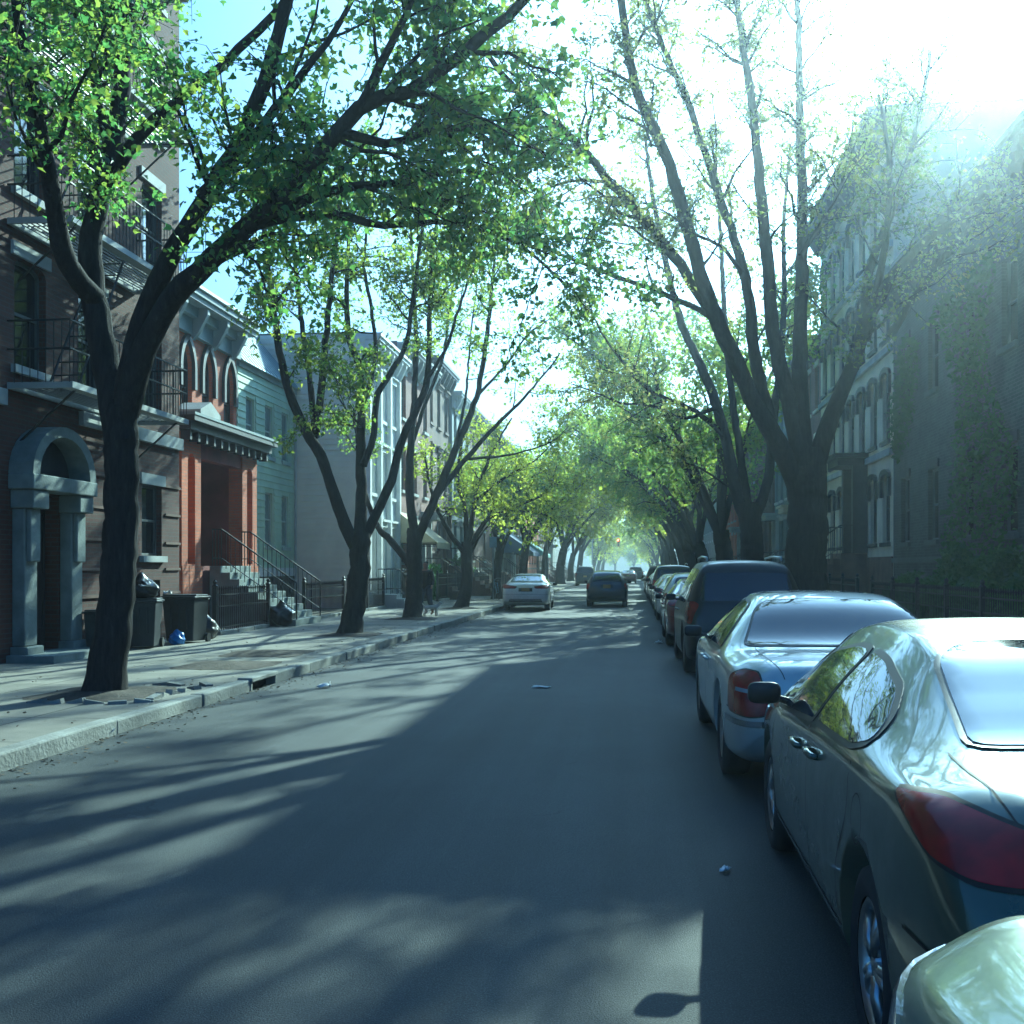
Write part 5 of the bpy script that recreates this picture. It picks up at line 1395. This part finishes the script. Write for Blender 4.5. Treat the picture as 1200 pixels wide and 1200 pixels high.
    for k_ in range(5):
        a = 2 * math.pi * k_ / 5
        for da in (-.14, .14):
            c0, s0 = math.cos(a + da * .4), math.sin(a + da * .4); c1, s1 = math.cos(a + da), math.sin(a + da)
            b.tube([(.075, .04 * c0, .04 * s0), (.085, r * .32 * c1, r * .32 * s1), (.07, r * .60 * c1, r * .60 * s1)], [.026, .02, .018], 6)
    b.lathe([(0, .095), (.05, .09), (.06, .06), (.06, .0)], 16, 'x'); rim = b.mesh('rim', 'alloy', True)
    b = MB(); b.lathe([(0, .0), (r * .57, .0), (r * .57, -.02)], 24, 'x'); disc = b.mesh('hub_disc', 'plastic_black')
    CARCACHE[key] = (parts, tyre, rim, disc)
    return CARCACHE[key]

def car(key, paintname, loc, rz, label, group, cat='car', name='parked_car', folded=False, steer=0.):
    parts, tyre, rim, disc = car_meshes(key); S = SPEC[key]
    t = thing(name, label, cat, loc, rz, group); last = {}; prev = None
    for nm, me, par, _ in parts:
        if folded and nm in ('side_mirror', 'mirror_arm'): continue
        p = t
        if par == 'prev': p = prev
        elif par: p = last.get(par, t)
        o = link(nm, me, p)
        if par is None: last[nm] = o; prev = o
        if me.materials and me.materials[0].name == 'paint_silver' and paintname != 'paint_silver':
            o.material_slots[0].link = 'OBJECT'; o.material_slots[0].material = M[paintname]
    for ay in S['axles']:
        for sg in (-1, 1):
            w = bpy.data.objects.new('wheel', None); COL.objects.link(w); w.parent = t; w.empty_display_size = .1
            w.location = (sg * (S['W'] / 2 - .135), ay, S['r']); w.rotation_euler = (0, 0, (math.pi if sg < 0 else 0) + (steer if ay == S['axles'][1] else 0))
            link('tyre', tyre, w); link('rim', rim, w); link('hub_disc', disc, w)
    return t

def build_cars():
    G1 = 'cars parked along the right kerb'
    car('suv', 'paint_sage', (1.30, -2.30, 0), R(0), 'pale green-grey car whose rounded front corner fills the lower right corner', G1, folded=True)
    car('sedan', 'paint_green_grey', (1.66, 2.70, 0), R(-.5), 'dark green-grey sedan with red wraparound tail lights, nearest on the right', G1)
    car('limo', 'paint_silver_blue', (1.66, 7.75, 0), R(0), 'large silver-blue sedan with a long boot lid, between the dark sedan and the black SUV', G1)
    car('suv', 'paint_black', (1.72, 16.6, 0), R(.5), 'black SUV with roof rails behind the silver-blue sedan', G1)
    car('sedan', 'paint_red', (1.62, 22.6, 0), R(0), 'dark red car half hidden by the black SUV', G1)
    car('hatch', 'paint_silver', (1.68, 28.4, 0), R(0), 'silver hatchback in the right row just past the dark red car', G1)
    car('sedan', 'paint_white', (1.66, 33.6, 0), R(0), 'white sedan after the silver hatchback in the right row', G1)
    car('sedan', 'paint_silver_blue', (1.7, 39.3, 0), R(0), 'pale blue sedan in the middle of the right row of parked cars', G1)
    car('suv', 'paint_charcoal', (1.72, 45.2, 0), R(0), 'charcoal SUV standing taller among the far parked cars', G1)
    car('hatch', 'paint_white', (1.7, 51.4, 0), R(0), 'white hatchback past the charcoal SUV', G1)
    car('sedan', 'paint_charcoal', (1.7, 57.2, 0), R(0), 'dark sedan beyond the white hatchback, far right row', G1)
    car('suv', 'paint_black', (1.72, 64.0, 0), R(0), 'black SUV far down the right row', G1)
    car('sedan', 'paint_silver', (1.72, 71.0, 0), R(0), 'last silver sedan of the right row', G1)
    G2 = 'cars at the left side of the road'
    car('sedan', 'paint_white', (-3.98, 41.3, 0), R(1.5), 'white sedan with red tail lights stopped by the left kerb', G2)
    car('suv', 'paint_navy', (-4.1, 98, 0), R(0), 'dark van-like car parked far along the left kerb', G2)
    G3 = 'cars driving away down the street'
    car('hatch', 'paint_navy', (-1.02, 46.0, 0), R(.5), 'dark hatchback driving away in the middle of the road', G3, name='driving_car')
    car('sedan', 'paint_red', (-.35, 114, 0), R(0), 'distant dark red car on the road ahead', G3, name='driving_car')
    car('suv', 'paint_charcoal', (.5, 131, 0), R(0), 'farthest dark car on the road, near the signal', G3, name='driving_car')

# ---------------------------------------------------------------- street furniture, people, litter
def skin_mesh(name, joints, edges, mat, sub=2):
    me = bpy.data.meshes.new(name); me.from_pydata([j[0] for j in joints], edges, [])
    o = bpy.data.objects.new('tmp', me); COL.objects.link(o)
    o.modifiers.new('s', 'SKIN').use_smooth_shade = True
    sv = me.skin_vertices[0].data if me.skin_vertices else None
    if sv is None:
        bm = bmesh.new(); bm.from_mesh(me); bm.verts.layers.skin.verify(); bm.to_mesh(me); bm.free(); sv = me.skin_vertices[0].data
    for i, j in enumerate(joints):
        r = j[1]; sv[i].radius = (r, r) if np.isscalar(r) else r
    sv[0].use_root = True
    ss = o.modifiers.new('u', 'SUBSURF'); ss.levels = sub; ss.render_levels = sub
    dg = bpy.context.evaluated_depsgraph_get(); dg.update()
    out = bpy.data.meshes.new_from_object(o.evaluated_get(dg)); bpy.data.objects.remove(o)
    out.materials.clear(); out.materials.append(M[mat]); out.polygons.foreach_set('use_smooth', [True] * len(out.polygons)); out.name = name
    return out

def build_people():
    c = W(499, 700, 34.6)
    t = thing('person', 'person in a dark coat walking a pale dog, half behind the third left tree', 'person', (c[0], c[1], .14), R(160))
    J = [((0, 0, .95), .12), ((0, 0, 1.15), .12), ((0, 0, 1.38), .12), ((0, 0, 1.46), .055), ((0, .02, 1.56), .085), ((0, .02, 1.68), .085),
         ((.17, 0, 1.38), .06), ((.24, .02, 1.12), .045), ((.24, .16, .92), .035), ((.245, .21, .87), .03),
         ((-.17, 0, 1.38), .06), ((-.23, -.06, 1.12), .045), ((-.23, .02, .90), .035), ((-.23, .05, .84), .03),
         ((.09, 0, .88), .09), ((.10, .14, .48), .06), ((.10, .10, .08), .04), ((.10, .22, .04), .035),
         ((-.09, 0, .88), .09), ((-.10, -.06, .48), .06), ((-.10, -.26, .10), .04), ((-.10, -.15, .04), .035)]
    E = [(0, 1), (1, 2), (2, 3), (3, 4), (4, 5), (2, 6), (6, 7), (7, 8), (8, 9), (2, 10), (10, 11), (11, 12), (12, 13), (0, 14), (14, 15), (15, 16), (16, 17), (0, 18), (18, 19), (19, 20), (20, 21)]
    link('body', skin_mesh('body', J, E, 'skin_tone'), t)
    J2 = [((0, 0, .72), (.20, .16)), ((0, 0, .95), (.19, .15)), ((0, 0, 1.2), (.19, .145)), ((0, 0, 1.42), (.16, .12)), ((.18, 0, 1.385), .078), ((.245, .02, 1.12), .066), ((.245, .14, .95), .055),
          ((-.18, 0, 1.385), .078), ((-.235, -.06, 1.12), .066), ((-.235, .01, .94), .055)]
    link('coat', skin_mesh('coat', J2, [(0, 1), (1, 2), (2, 3), (3, 4), (4, 5), (5, 6), (3, 7), (7, 8), (8, 9)], 'coat_cloth'), t)
    J3 = [((0, 0, .92), .14), ((.09, 0, .86), .11), ((.10, .14, .48), .085), ((.10, .10, .14), .07), ((-.09, 0, .86), .11), ((-.10, -.06, .48), .085), ((-.10, -.25, .16), .07)]
    link('trousers', skin_mesh('trousers', J3, [(0, 1), (1, 2), (2, 3), (0, 4), (4, 5), (5, 6)], 'jeans'), t)
    J4 = [((0, -.02, 1.60), .095), ((0, -.01, 1.71), .085)]
    link('hair', skin_mesh('hair', J4, [(0, 1)], 'hair_dark'), t)
    c = W(505, 715, 33.8)
    d = thing('dog', 'small pale dog standing on the left pavement beside the walker', 'dog', (c[0], c[1], .14), R(-80)); d.scale = (.78, .78, .78)
    J = [((0, 0, .36), .085), ((0, .18, .38), .10), ((0, -.18, .37), .075), ((0, .28, .46), .06), ((0, .36, .54), .065), ((0, .46, .51), .035),
         ((.06, .2, .30), .05), ((.06, .18, .16), .028), ((.06, .19, .02), .025), ((-.06, .2, .30), .05), ((-.06, .24, .16), .028), ((-.06, .24, .02), .025),
         ((.06, -.2, .32), .06), ((.06, -.14, .2), .035), ((.06, -.24, .11), .022), ((.06, -.22, .02), .025), ((-.06, -.2, .32), .06), ((-.06, -.18, .2), .035), ((-.06, -.29, .11), .022), ((-.06, -.27, .02), .025),
         ((0, -.28, .42), .025), ((0, -.34, .54), .018), ((.04, .34, .62), .016), ((-.04, .34, .62), .016)]
    E = [(0, 1), (0, 2), (1, 3), (3, 4), (4, 5), (1, 6), (6, 7), (7, 8), (1, 9), (9, 10), (10, 11), (2, 12), (12, 13), (13, 14), (14, 15), (2, 16), (16, 17), (17, 18), (18, 19), (2, 20), (20, 21), (4, 22), (4, 23)]
    link('body', skin_mesh('body', J, E, 'dog_fur'), d)

def build_furniture():
    # iron yard fences on the left
    def fence(label, x, y0, y1, h, side=-1, group='low iron yard fences', footing=True):
        t = thing('iron_fence', label, 'fence', (x, y0, .14), 0, group)
        Ln = y1 - y0; b = MB()
        for z in (.15, h * .62, h - .12): b.box((-.015, 0, z), (.015, Ln, z + .03))
        b.build('rail', 'iron', t)
        b = MB(); n = int(Ln / .13)
        for i in range(n + 1):
            yy = Ln * i / n; b.tube([(0.001, yy, .06), (.001, yy, h - .02)], .010, 5); b.tube([(.001, yy, h - .02), (.001, yy, h + .03), (.001, yy, h + .1)], [.011, .024, .001], 6)
        o = b.build('picket', 'iron', t); o['kind'] = 'stuff'
        for i in range(max(2, int(Ln / 2.2) + 1)):
            yy = Ln * i / max(1, int(Ln / 2.2)); b = MB(); b.box((-.045, yy - .045, -.02), (.045, yy + .045, h + .08)); b.lathe([(.065, h + .081), (.07, h + .1), (.03, h + .14), (.05, h + .19), (0, h + .25)], 10, 'z', (0, yy, 0)); b.build('post', 'iron', t)
        if footing:
            b = MB(); yy = 0.
            while yy < Ln - .3: b.box((-.13, yy + .01, -.05), (.13, min(Ln, yy + 1.1) - .01, .09)); yy += 1.12
            b.build('footing', 'kerbstone', t, bevel=.015)
    fence('black iron fence by the red house steps, near side', -9.2, 23.6, 27.2, 1.0)
    fence('black iron fence between the red house steps and the teal house', -9.2, 30.3, 34.6, 1.0)
    fence('black iron fence in front of the teal clapboard house', -9.2, 35.2, 40.3, 1.05)
    fence('black iron fence with tall posts by the white-fronted house', -8.7, 41.4, 47.5, 1.25)
    fence('black iron fence by the brownstone stoop farther left', -8.6, 48.4, 56, 1.15)
    fence('black iron fence beside the grey row house', -8.6, 57, 66, 1.15)
    fence('dark iron fence along the hedge, nearest on the right', 6.55, 12, 31, 1.05)
    fence('dark iron fence before the cream house', 6.55, 33, 46.5, 1.1)
    fence('dark iron fence past the cream house on the right', 6.55, 47.5, 62, 1.1)
    # hedge behind the right fence
    def hedge(label, x0, x1, y0, y1, h, n, name='hedge', cat='hedge', leaf=.12, group=None):
        t = thing(name, label, cat, ((x0 + x1) / 2, (y0 + y1) / 2, .14), 0, group)
        w, l = (x1 - x0) / 2, (y1 - y0) / 2
        th = rng.uniform(0, 2 * np.pi, n); ph = np.arccos(rng.uniform(-.2, 1, n)); r = rng.uniform(.6, 1., n) ** .5
        P = np.stack([np.sign(np.cos(th)) * np.abs(np.cos(th)) ** .6 * np.sin(ph) * w * r, rng.uniform(-l, l, n), np.cos(ph) ** .7 * h * r if False else np.clip(np.cos(ph), 0, 1) ** .6 * h * r], 1)
        P[:, 2] *= 1 + .12 * np.sin(P[:, 1] * 2.1) + .08 * np.sin(P[:, 1] * 5.3)
        lv, lf = leaves(P, np.tile(UP * .4, (n, 1)), leaf)
        link('foliage', np_mesh('foliage', lv, [lf], 'hedge_leaf', smooth=False), t)
        b = MB()
        for i in range(max(3, int(2 * l / .7))):
            yy = -l + .3 + (2 * l - .6) * i / max(2, int(2 * l / .7) - 1)
            for k in range(3): b.tube([(0, yy, -.02), (rnd.uniform(-.15, .15), yy + rnd.uniform(-.1, .1), h * .4), (rnd.uniform(-w, w) * .6, yy + rnd.uniform(-.3, .3), h * .85)], [.02, .014, .005], 5)
        b.build('stem', 'bark', t)
    hedge('clipped green hedge behind the iron fence, nearest on the right', 6.75, 7.75, 17.5, 26, 1.75, 26000, group='yard hedges on the right')
    hedge('lower dark hedge in front of the shaded right house', 6.8, 7.7, 26.5, 31.5, 1.25, 9000, group='yard hedges on the right')
    hedge('dark bush in the yard left of the white sedan', -9.6, -8.9, 48.8, 52.4, 1.5, 6000, 'bush', 'bush', .14, 'yard bushes on the left')
    hedge('dark bush farther along the left yards, near the sign post', -9.7, -8.9, 58, 63, 1.9, 7000, 'bush', 'bush', .16, 'yard bushes on the left')
    # bins and bags by the apartment house
    def bin_(label, loc, w, d, h, rz, lidopen, group):
        t = thing('rubbish_bin', label, 'bin', loc, rz, group)
        b = MB(); a = .84
        vs = []
        for z, k in ((.04, a), (h * .93, 1.0)):
            vs += [(-w / 2 * k, -d / 2 * k, z), (w / 2 * k, -d / 2 * k, z), (w / 2 * k, d / 2 * k, z), (-w / 2 * k, d / 2 * k, z)]
        b.add(vs, [(0, 3, 2, 1), (4, 5, 6, 7), (0, 1, 5, 4), (1, 2, 6, 5), (2, 3, 7, 6), (3, 0, 4, 7)])
        for k in (-.25, 0, .25): b.box((w * k - .02, -d / 2 * 1.005, h * .3), (w * k + .02, -d / 2 * .9, h * .85))
        b.build('bin_body', 'bin_plastic', t, bevel=.025)
        b = MB(); b.box((-w / 2 - .03, -d / 2 - .03, h * .933), (w / 2 + .03, d / 2 + .03, h * .985)); b.box((-w / 2 - .01, -d / 2 + .05, h * .987), (w / 2 + .01, d / 2 - .05, h * 1.02)); b.build('lid', 'bin_plastic', t, bevel=.02)
        for sg in (-1, 1):
            b = MB(); b.lathe([(0, -.03), (.09, -.03), (.09, .03), (0, .03)], 16, 'x', (sg * (w / 2 - .02), d / 2 - .02, .09)); b.build('wheel', 'rubber', t)
        b = MB(); b.tube([(-w / 2 + .05, d / 2 + .02, h * .9), (-w / 2 + .05, d / 2 + .09, h * .92), (w / 2 - .05, d / 2 + .09, h * .92), (w / 2 - .05, d / 2 + .02, h * .9)], .016, 6); b.build('handle', 'bin_plastic', t)
    bin_('black rubbish bin heaped with a garbage bag, right of the pale doorway', (-9.15, 19.85, .14), .62, .62, .92, R(12), False, 'rubbish bins by the apartment house')
    bin_('wide dark rubbish bin with a closed lid by the fence end', (-8.95, 21.4, .14), .70, .62, .95, R(-6), False, 'rubbish bins by the apartment house')
    bin_('low dark bin partly behind the nearest left tree', (-9.3, 18.6, .14), .5, .5, .75, R(5), False, 'rubbish bins by the apartment house')
    def bag(name, label, loc, r, mat, cat='bag', squash=.7, seed=1, group=None):
        bm = bmesh.new(); bmesh.ops.create_icosphere(bm, subdivisions=4, radius=r); g = random.Random(seed)
        ph = [g.uniform(0, 6) for _ in range(6)]
        for v in bm.verts:
            n = v.co.normalized(); k = 1 + .10 * math.sin(n.x * 5 + ph[0]) * math.sin(n.y * 6 + ph[1]) + .06 * math.sin(n.z * 9 + ph[2] + n.x * 7) + .035 * math.sin(n.y * 17 + ph[3]) * math.sin(n.x * 15 + n.z * 13)
            v.co = n * r * k; v.co.z *= squash
            if n.z > .9: v.co.z += r * .35 * (n.z - .9) / .1; v.co.x *= 1 - 4 * (n.z - .9); v.co.y *= 1 - 4 * (n.z - .9)
            v.co.z = max(v.co.z, -r * squash * .72)
        zmin = min(v.co.z for v in bm.verts)
        for v in bm.verts: v.co.z -= zmin
        me = bpy.data.meshes.new(name); bm.to_mesh(me); bm.free(); me.materials.append(M[mat]); me.polygons.foreach_set('use_smooth', [True] * len(me.polygons))
        o = link(name, me); o.location = loc; tag(o, label, cat, group)
    bag('garbage_bag', 'black garbage bag bulging on top of the bin by the doorway', (-9.15, 19.85, .14 + .94), .30, 'bag_black', squash=.7, seed=2)
    bag('garbage_bag', 'small bright blue bag lying between the two bins', (-8.86, 20.75, .14), .15, 'bag_blue', squash=1.0, seed=3)
    bag('garbage_bag', 'dark garbage bag on the ground by the iron fence end', (-9.05, 22.5, .14), .33, 'bag_black', squash=.85, seed=4)
    bag('garbage_bag', 'black sack slumped at the foot of the red house steps', (-9.0, 27.6, .14), .36, 'bag_black', squash=.85, seed=5)
    def scrap(label, loc, s, rz, name='paper_scrap', flat=1.):
        b = MB(); n = 5; g = random.Random(int(rz * 100)); vs = []; fs = []
        for i in range(n):
            for j in range(n): vs.append(((i / (n - 1) - .5) * s * (1 + .2 * g.uniform(-1, 1)), (j / (n - 1) - .5) * s * .7, .012 + abs(g.gauss(0, .18)) * s * flat))
        for i in range(n - 1):
            for j in range(n - 1): fs.append((i * n + j, (i + 1) * n + j, (i + 1) * n + j + 1, i * n + j + 1))
        b.add(vs, fs); o = b.build(name, 'paper_white', fix=False, smooth=True); so = o.modifiers.new('s', 'SOLIDIFY'); so.thickness = .004
        o.location = loc; o.rotation_euler = (0, 0, rz); tag(o, label, 'litter', 'scraps of litter')
    def gp(px, py, z=0.): return tuple(W(px, py, (EYE - z) * F / (py - HOR)))
    scrap('crumpled white scrap on the bag-heaped bin', (-8.95, 19.6, 1.28), .25, .7)
    scrap('white paper stuck on the side of the wide bin', (-9.12, 20.92, 1.12), .22, 1.9)
    scrap('pale wrapper lying in the gutter at the near left kerb', gp(124, 862, 0), .16, 2.4)
    scrap('white scrap in the road below the storm drain', gp(380, 806, 0), .18, .4)
    scrap('flat white paper in the middle of the road', gp(634, 806, 0), .24, 3.0, flat=.25)
    scrap('tiny white scrap beside the dark sedan on the road', gp(850, 1022, 0), .07, 1.2)
    scrap('pale scrap on the road left of the black SUV', gp(772, 754, 0), .16, .9)
    # leaf litter and grit in the gutters
    n = 5200; yy = rng.uniform(2, 70, n) ** 1.0; lft = rng.random(n) < .7
    off = rng.exponential(.16, n)
    xx = np.where(lft, KL + .02 + off, KR - .02 - off)
    k = rng.random(n) < .25; xx = np.where(k & lft, rng.uniform(-8.5, KL - .2, n), xx); zz = np.where(xx < KL - .18, .145, .006)
    lv, lf = leaves(np.stack([xx, yy, zz], 1), rng.normal(0, 1, (n, 3)) * np.array([1, 1, 0]), .045, droop=0)
    lv[:, 2] = np.repeat(zz, 4) + np.abs(lv[:, 2] - np.repeat(zz, 4)) * .35
    tag(link('leaf_litter', np_mesh('leaf_litter', lv, [lf], 'dead_leaf', smooth=False)), 'dry brown leaf litter and grit along the gutters', 'litter', kind='stuff')
    # lamp pole, sign post, bicycle
    t = thing('street_lamp', 'slim grey street lamp pole on the left pavement, beyond the white sedan', 'street lamp', (-6.0, 78, .14))
    b = MB(); b.lathe([(.24, 0), (.24, .5), (.15, .7), (.11, 2.0), (.075, 8.5)], 14, 'z'); b.build('pole', 'galvanised', t)
    b = MB(); b.tube([(0, 0, 8.4), (.6, 0, 9.0), (1.6, 0, 9.3), (2.6, 0, 9.35)], .05, 8); b.build('arm', 'galvanised', t)
    b = MB(); b.lathe([(0, .06), (.14, .05), (.16, 0), (.12, -.08), (0, -.1)], 14, 'z', (2.75, 0, 9.33)); b.build('lamp_head', 'grey_paint', t)
    c = gp(578, 706); t = thing('sign_post', 'thin parking sign post at the left kerb before the lamp pole', 'sign', (c[0], c[1], .14))
    b = MB(); b.tube([(0, 0, -.05), (0, 0, 3.0)], .03, 8); b.build('post', 'galvanised', t)
    b = MB(); b.box((-.17, -.045, 2.45), (.17, -.035, 2.95)); b.build('sign_plate', 'sign_blue', t)
    t = thing('bicycle', 'bicycle chained to the parking sign post', 'bicycle', (c[0] + .12, c[1] + .2, .14), R(20))
    b = MB()
    for yy in (-.52, .52): pass
    for yy, nm in ((-.52, 'rear'), (.52, 'front')):
        b = MB(); n = 28; b.tube([(0, yy + .33 * math.cos(2 * math.pi * i / n), .34 + .33 * math.sin(2 * math.pi * i / n)) for i in range(n + 1)], .016, 6)
        for i in range(14): a = 2 * math.pi * i / 14; b.tube([(0, yy, .34), (0, yy + .32 * math.cos(a), .34 + .32 * math.sin(a))], .003, 3)
        b.build('wheel', 'rubber', t)
    b = MB(); b.tube([(0, -.52, .34), (0, -.1, .30), (0, -.22, .82), (0, -.52, .34)], .015, 6); b.tube([(0, -.1, .30), (0, .36, .80), (0, -.2, .76)], .017, 6); b.tube([(0, .36, .92), (0, .40, .74), (0, .52, .34)], .016, 6); b.build('frame', 'sign_blue', t)
    b = MB(); b.tube([(-.28, .30, 1.0), (-.1, .36, 1.0), (0, .36, .92), (.1, .36, 1.0), (.28, .30, 1.0)], .013, 6); b.build('handlebar', 'galvanised', t)
    b = MB(); b.lathe([(0, .04), (.07, .03), (.09, 0), (.05, -.02), (0, -.02)], 12, 'z', (0, -.24, .88)); b.tube([(0, -.23, .80), (0, -.24, .88)], .012, 6); b.build('saddle', 'rubber', t)
    # traffic signal at the crossing
    t = thing('traffic_signal', 'red traffic signal hanging over the far end of the street', 'traffic light', (-5.9, 167, .14))
    b = MB(); b.lathe([(.2, 0), (.2, .4), (.11, .6), (.09, 6.2)], 14, 'z'); b.tube([(0, 0, 5.6), (1.8, 0, 6.05), (4.2, 0, 6.15)], .06, 8); b.build('mast', 'galvanised', t)
    b = MB(); b.box((3.75, -.16, 4.65), (4.15, .14, 5.9)); o = b.build('signal_head', 'signal_yellow', t, bevel=.02)
    for z, m in ((5.62, 'red_lamp'), (5.26, 'dead_lamp'), (4.9, 'dead_lamp')):
        b = MB(); b.lathe([(0, -.06), (.08, -.05), (.14, -.02), (.15, 0)], 18, 'y', (3.95, -.17, z)); b.build('lamp', m, o)
        b = MB(); b.tube([(3.78, -.3, z + .05), (3.80, -.3, z + .14), (3.95, -.3, z + .18), (4.10, -.3, z + .14), (4.12, -.3, z + .05)], .012, 5); b.build('visor', 'signal_yellow', o)

# ---------------------------------------------------------------- light, air, camera
SKY_TINT = (.66, .94, 1.44)
def build_light():
    w = bpy.data.worlds.new('World'); SC.world = w; w.use_nodes = True
    nt = w.node_tree; bg = nt.nodes['Background']
    sky = nt.nodes.new('ShaderNodeTexSky'); sky.sky_type = 'NISHITA'; sky.sun_disc = False
    sky.sun_elevation = R(SUN_EL); sky.sun_rotation = R(SUN_AZ)
    sky.air_density = 1.0; sky.dust_density = 6.5; sky.ozone_density = 3.0
    tint = mixc(nt, 1.0, sky.outputs[0], SKY_TINT, 'MULTIPLY')
    nt.links.new(tint, bg.inputs[0]); bg.inputs[1].default_value = .088
    l = bpy.data.lights.new('sun', 'SUN'); l.energy = 5.0; l.angle = R(.5); l.color = (1., .98, .80)
    o = bpy.data.objects.new('sun', l); COL.objects.link(o)
    d = Vector((math.sin(R(SUN_AZ)) * math.cos(R(SUN_EL)), math.cos(R(SUN_AZ)) * math.cos(R(SUN_EL)), math.sin(R(SUN_EL))))
    o.rotation_euler = d.to_track_quat('Z', 'Y').to_euler(); o.location = d * 60

def build_haze(dens=.0013):
    b = MB(); b.box((-160, -65, -1.2), (160, 430, 19.5))
    o = b.build('haze', 'tail_clear'); o.data.materials.clear()
    m = bpy.data.materials.new('haze_air'); m.use_nodes = True; nt = m.node_tree
    nt.nodes.remove(nt.nodes['Principled BSDF'])
    v = nt.nodes.new('ShaderNodeVolumePrincipled'); v.inputs['Density'].default_value = dens
    v.inputs['Color'].default_value = (.80, .90, 1.0, 1); v.inputs['Anisotropy'].default_value = .84
    nt.links.new(v.outputs[0], nt.nodes['Material Output'].inputs['Volume'])
    o.data.materials.append(m); tag(o, kind='stuff')

def build_camera():
    c = bpy.data.cameras.new('camera'); o = bpy.data.objects.new('camera', c); COL.objects.link(o)
    c.sensor_width = 36; c.lens = 36 * F / 1200; c.shift_y = (HOR - 600) / 1200; c.clip_end = 2000; c.clip_start = .05
    o.location = (0, 0, EYE); o.rotation_euler = (R(90), 0, TH)
    SC.camera = o

build_camera(); build_light(); build_ground(); build_left(); build_right(); build_trees(); build_cars(); build_people(); build_furniture()
build_haze()

SC.view_settings.view_transform = 'Standard'; SC.view_settings.look = 'None'; SC.view_settings.gamma = 1
SC.view_settings.exposure = 1.0
SC.view_settings.use_white_balance = True           # the camera's cool daylight balance
SC.view_settings.white_balance_temperature = 5000
SC.view_settings.white_balance_tint = -19
SC.render.engine = 'CYCLES'
cy = SC.cycles
cy.use_denoising = True
try: cy.denoiser = 'OPENIMAGEDENOISE'
except Exception: pass
cy.max_bounces = 8; cy.diffuse_bounces = 4; cy.glossy_bounces = 3; cy.transmission_bounces = 4; cy.volume_bounces = 1
cy.caustics_reflective = False; cy.caustics_refractive = False
cy.sample_clamp_indirect = 6
SC.render.use_persistent_data = False
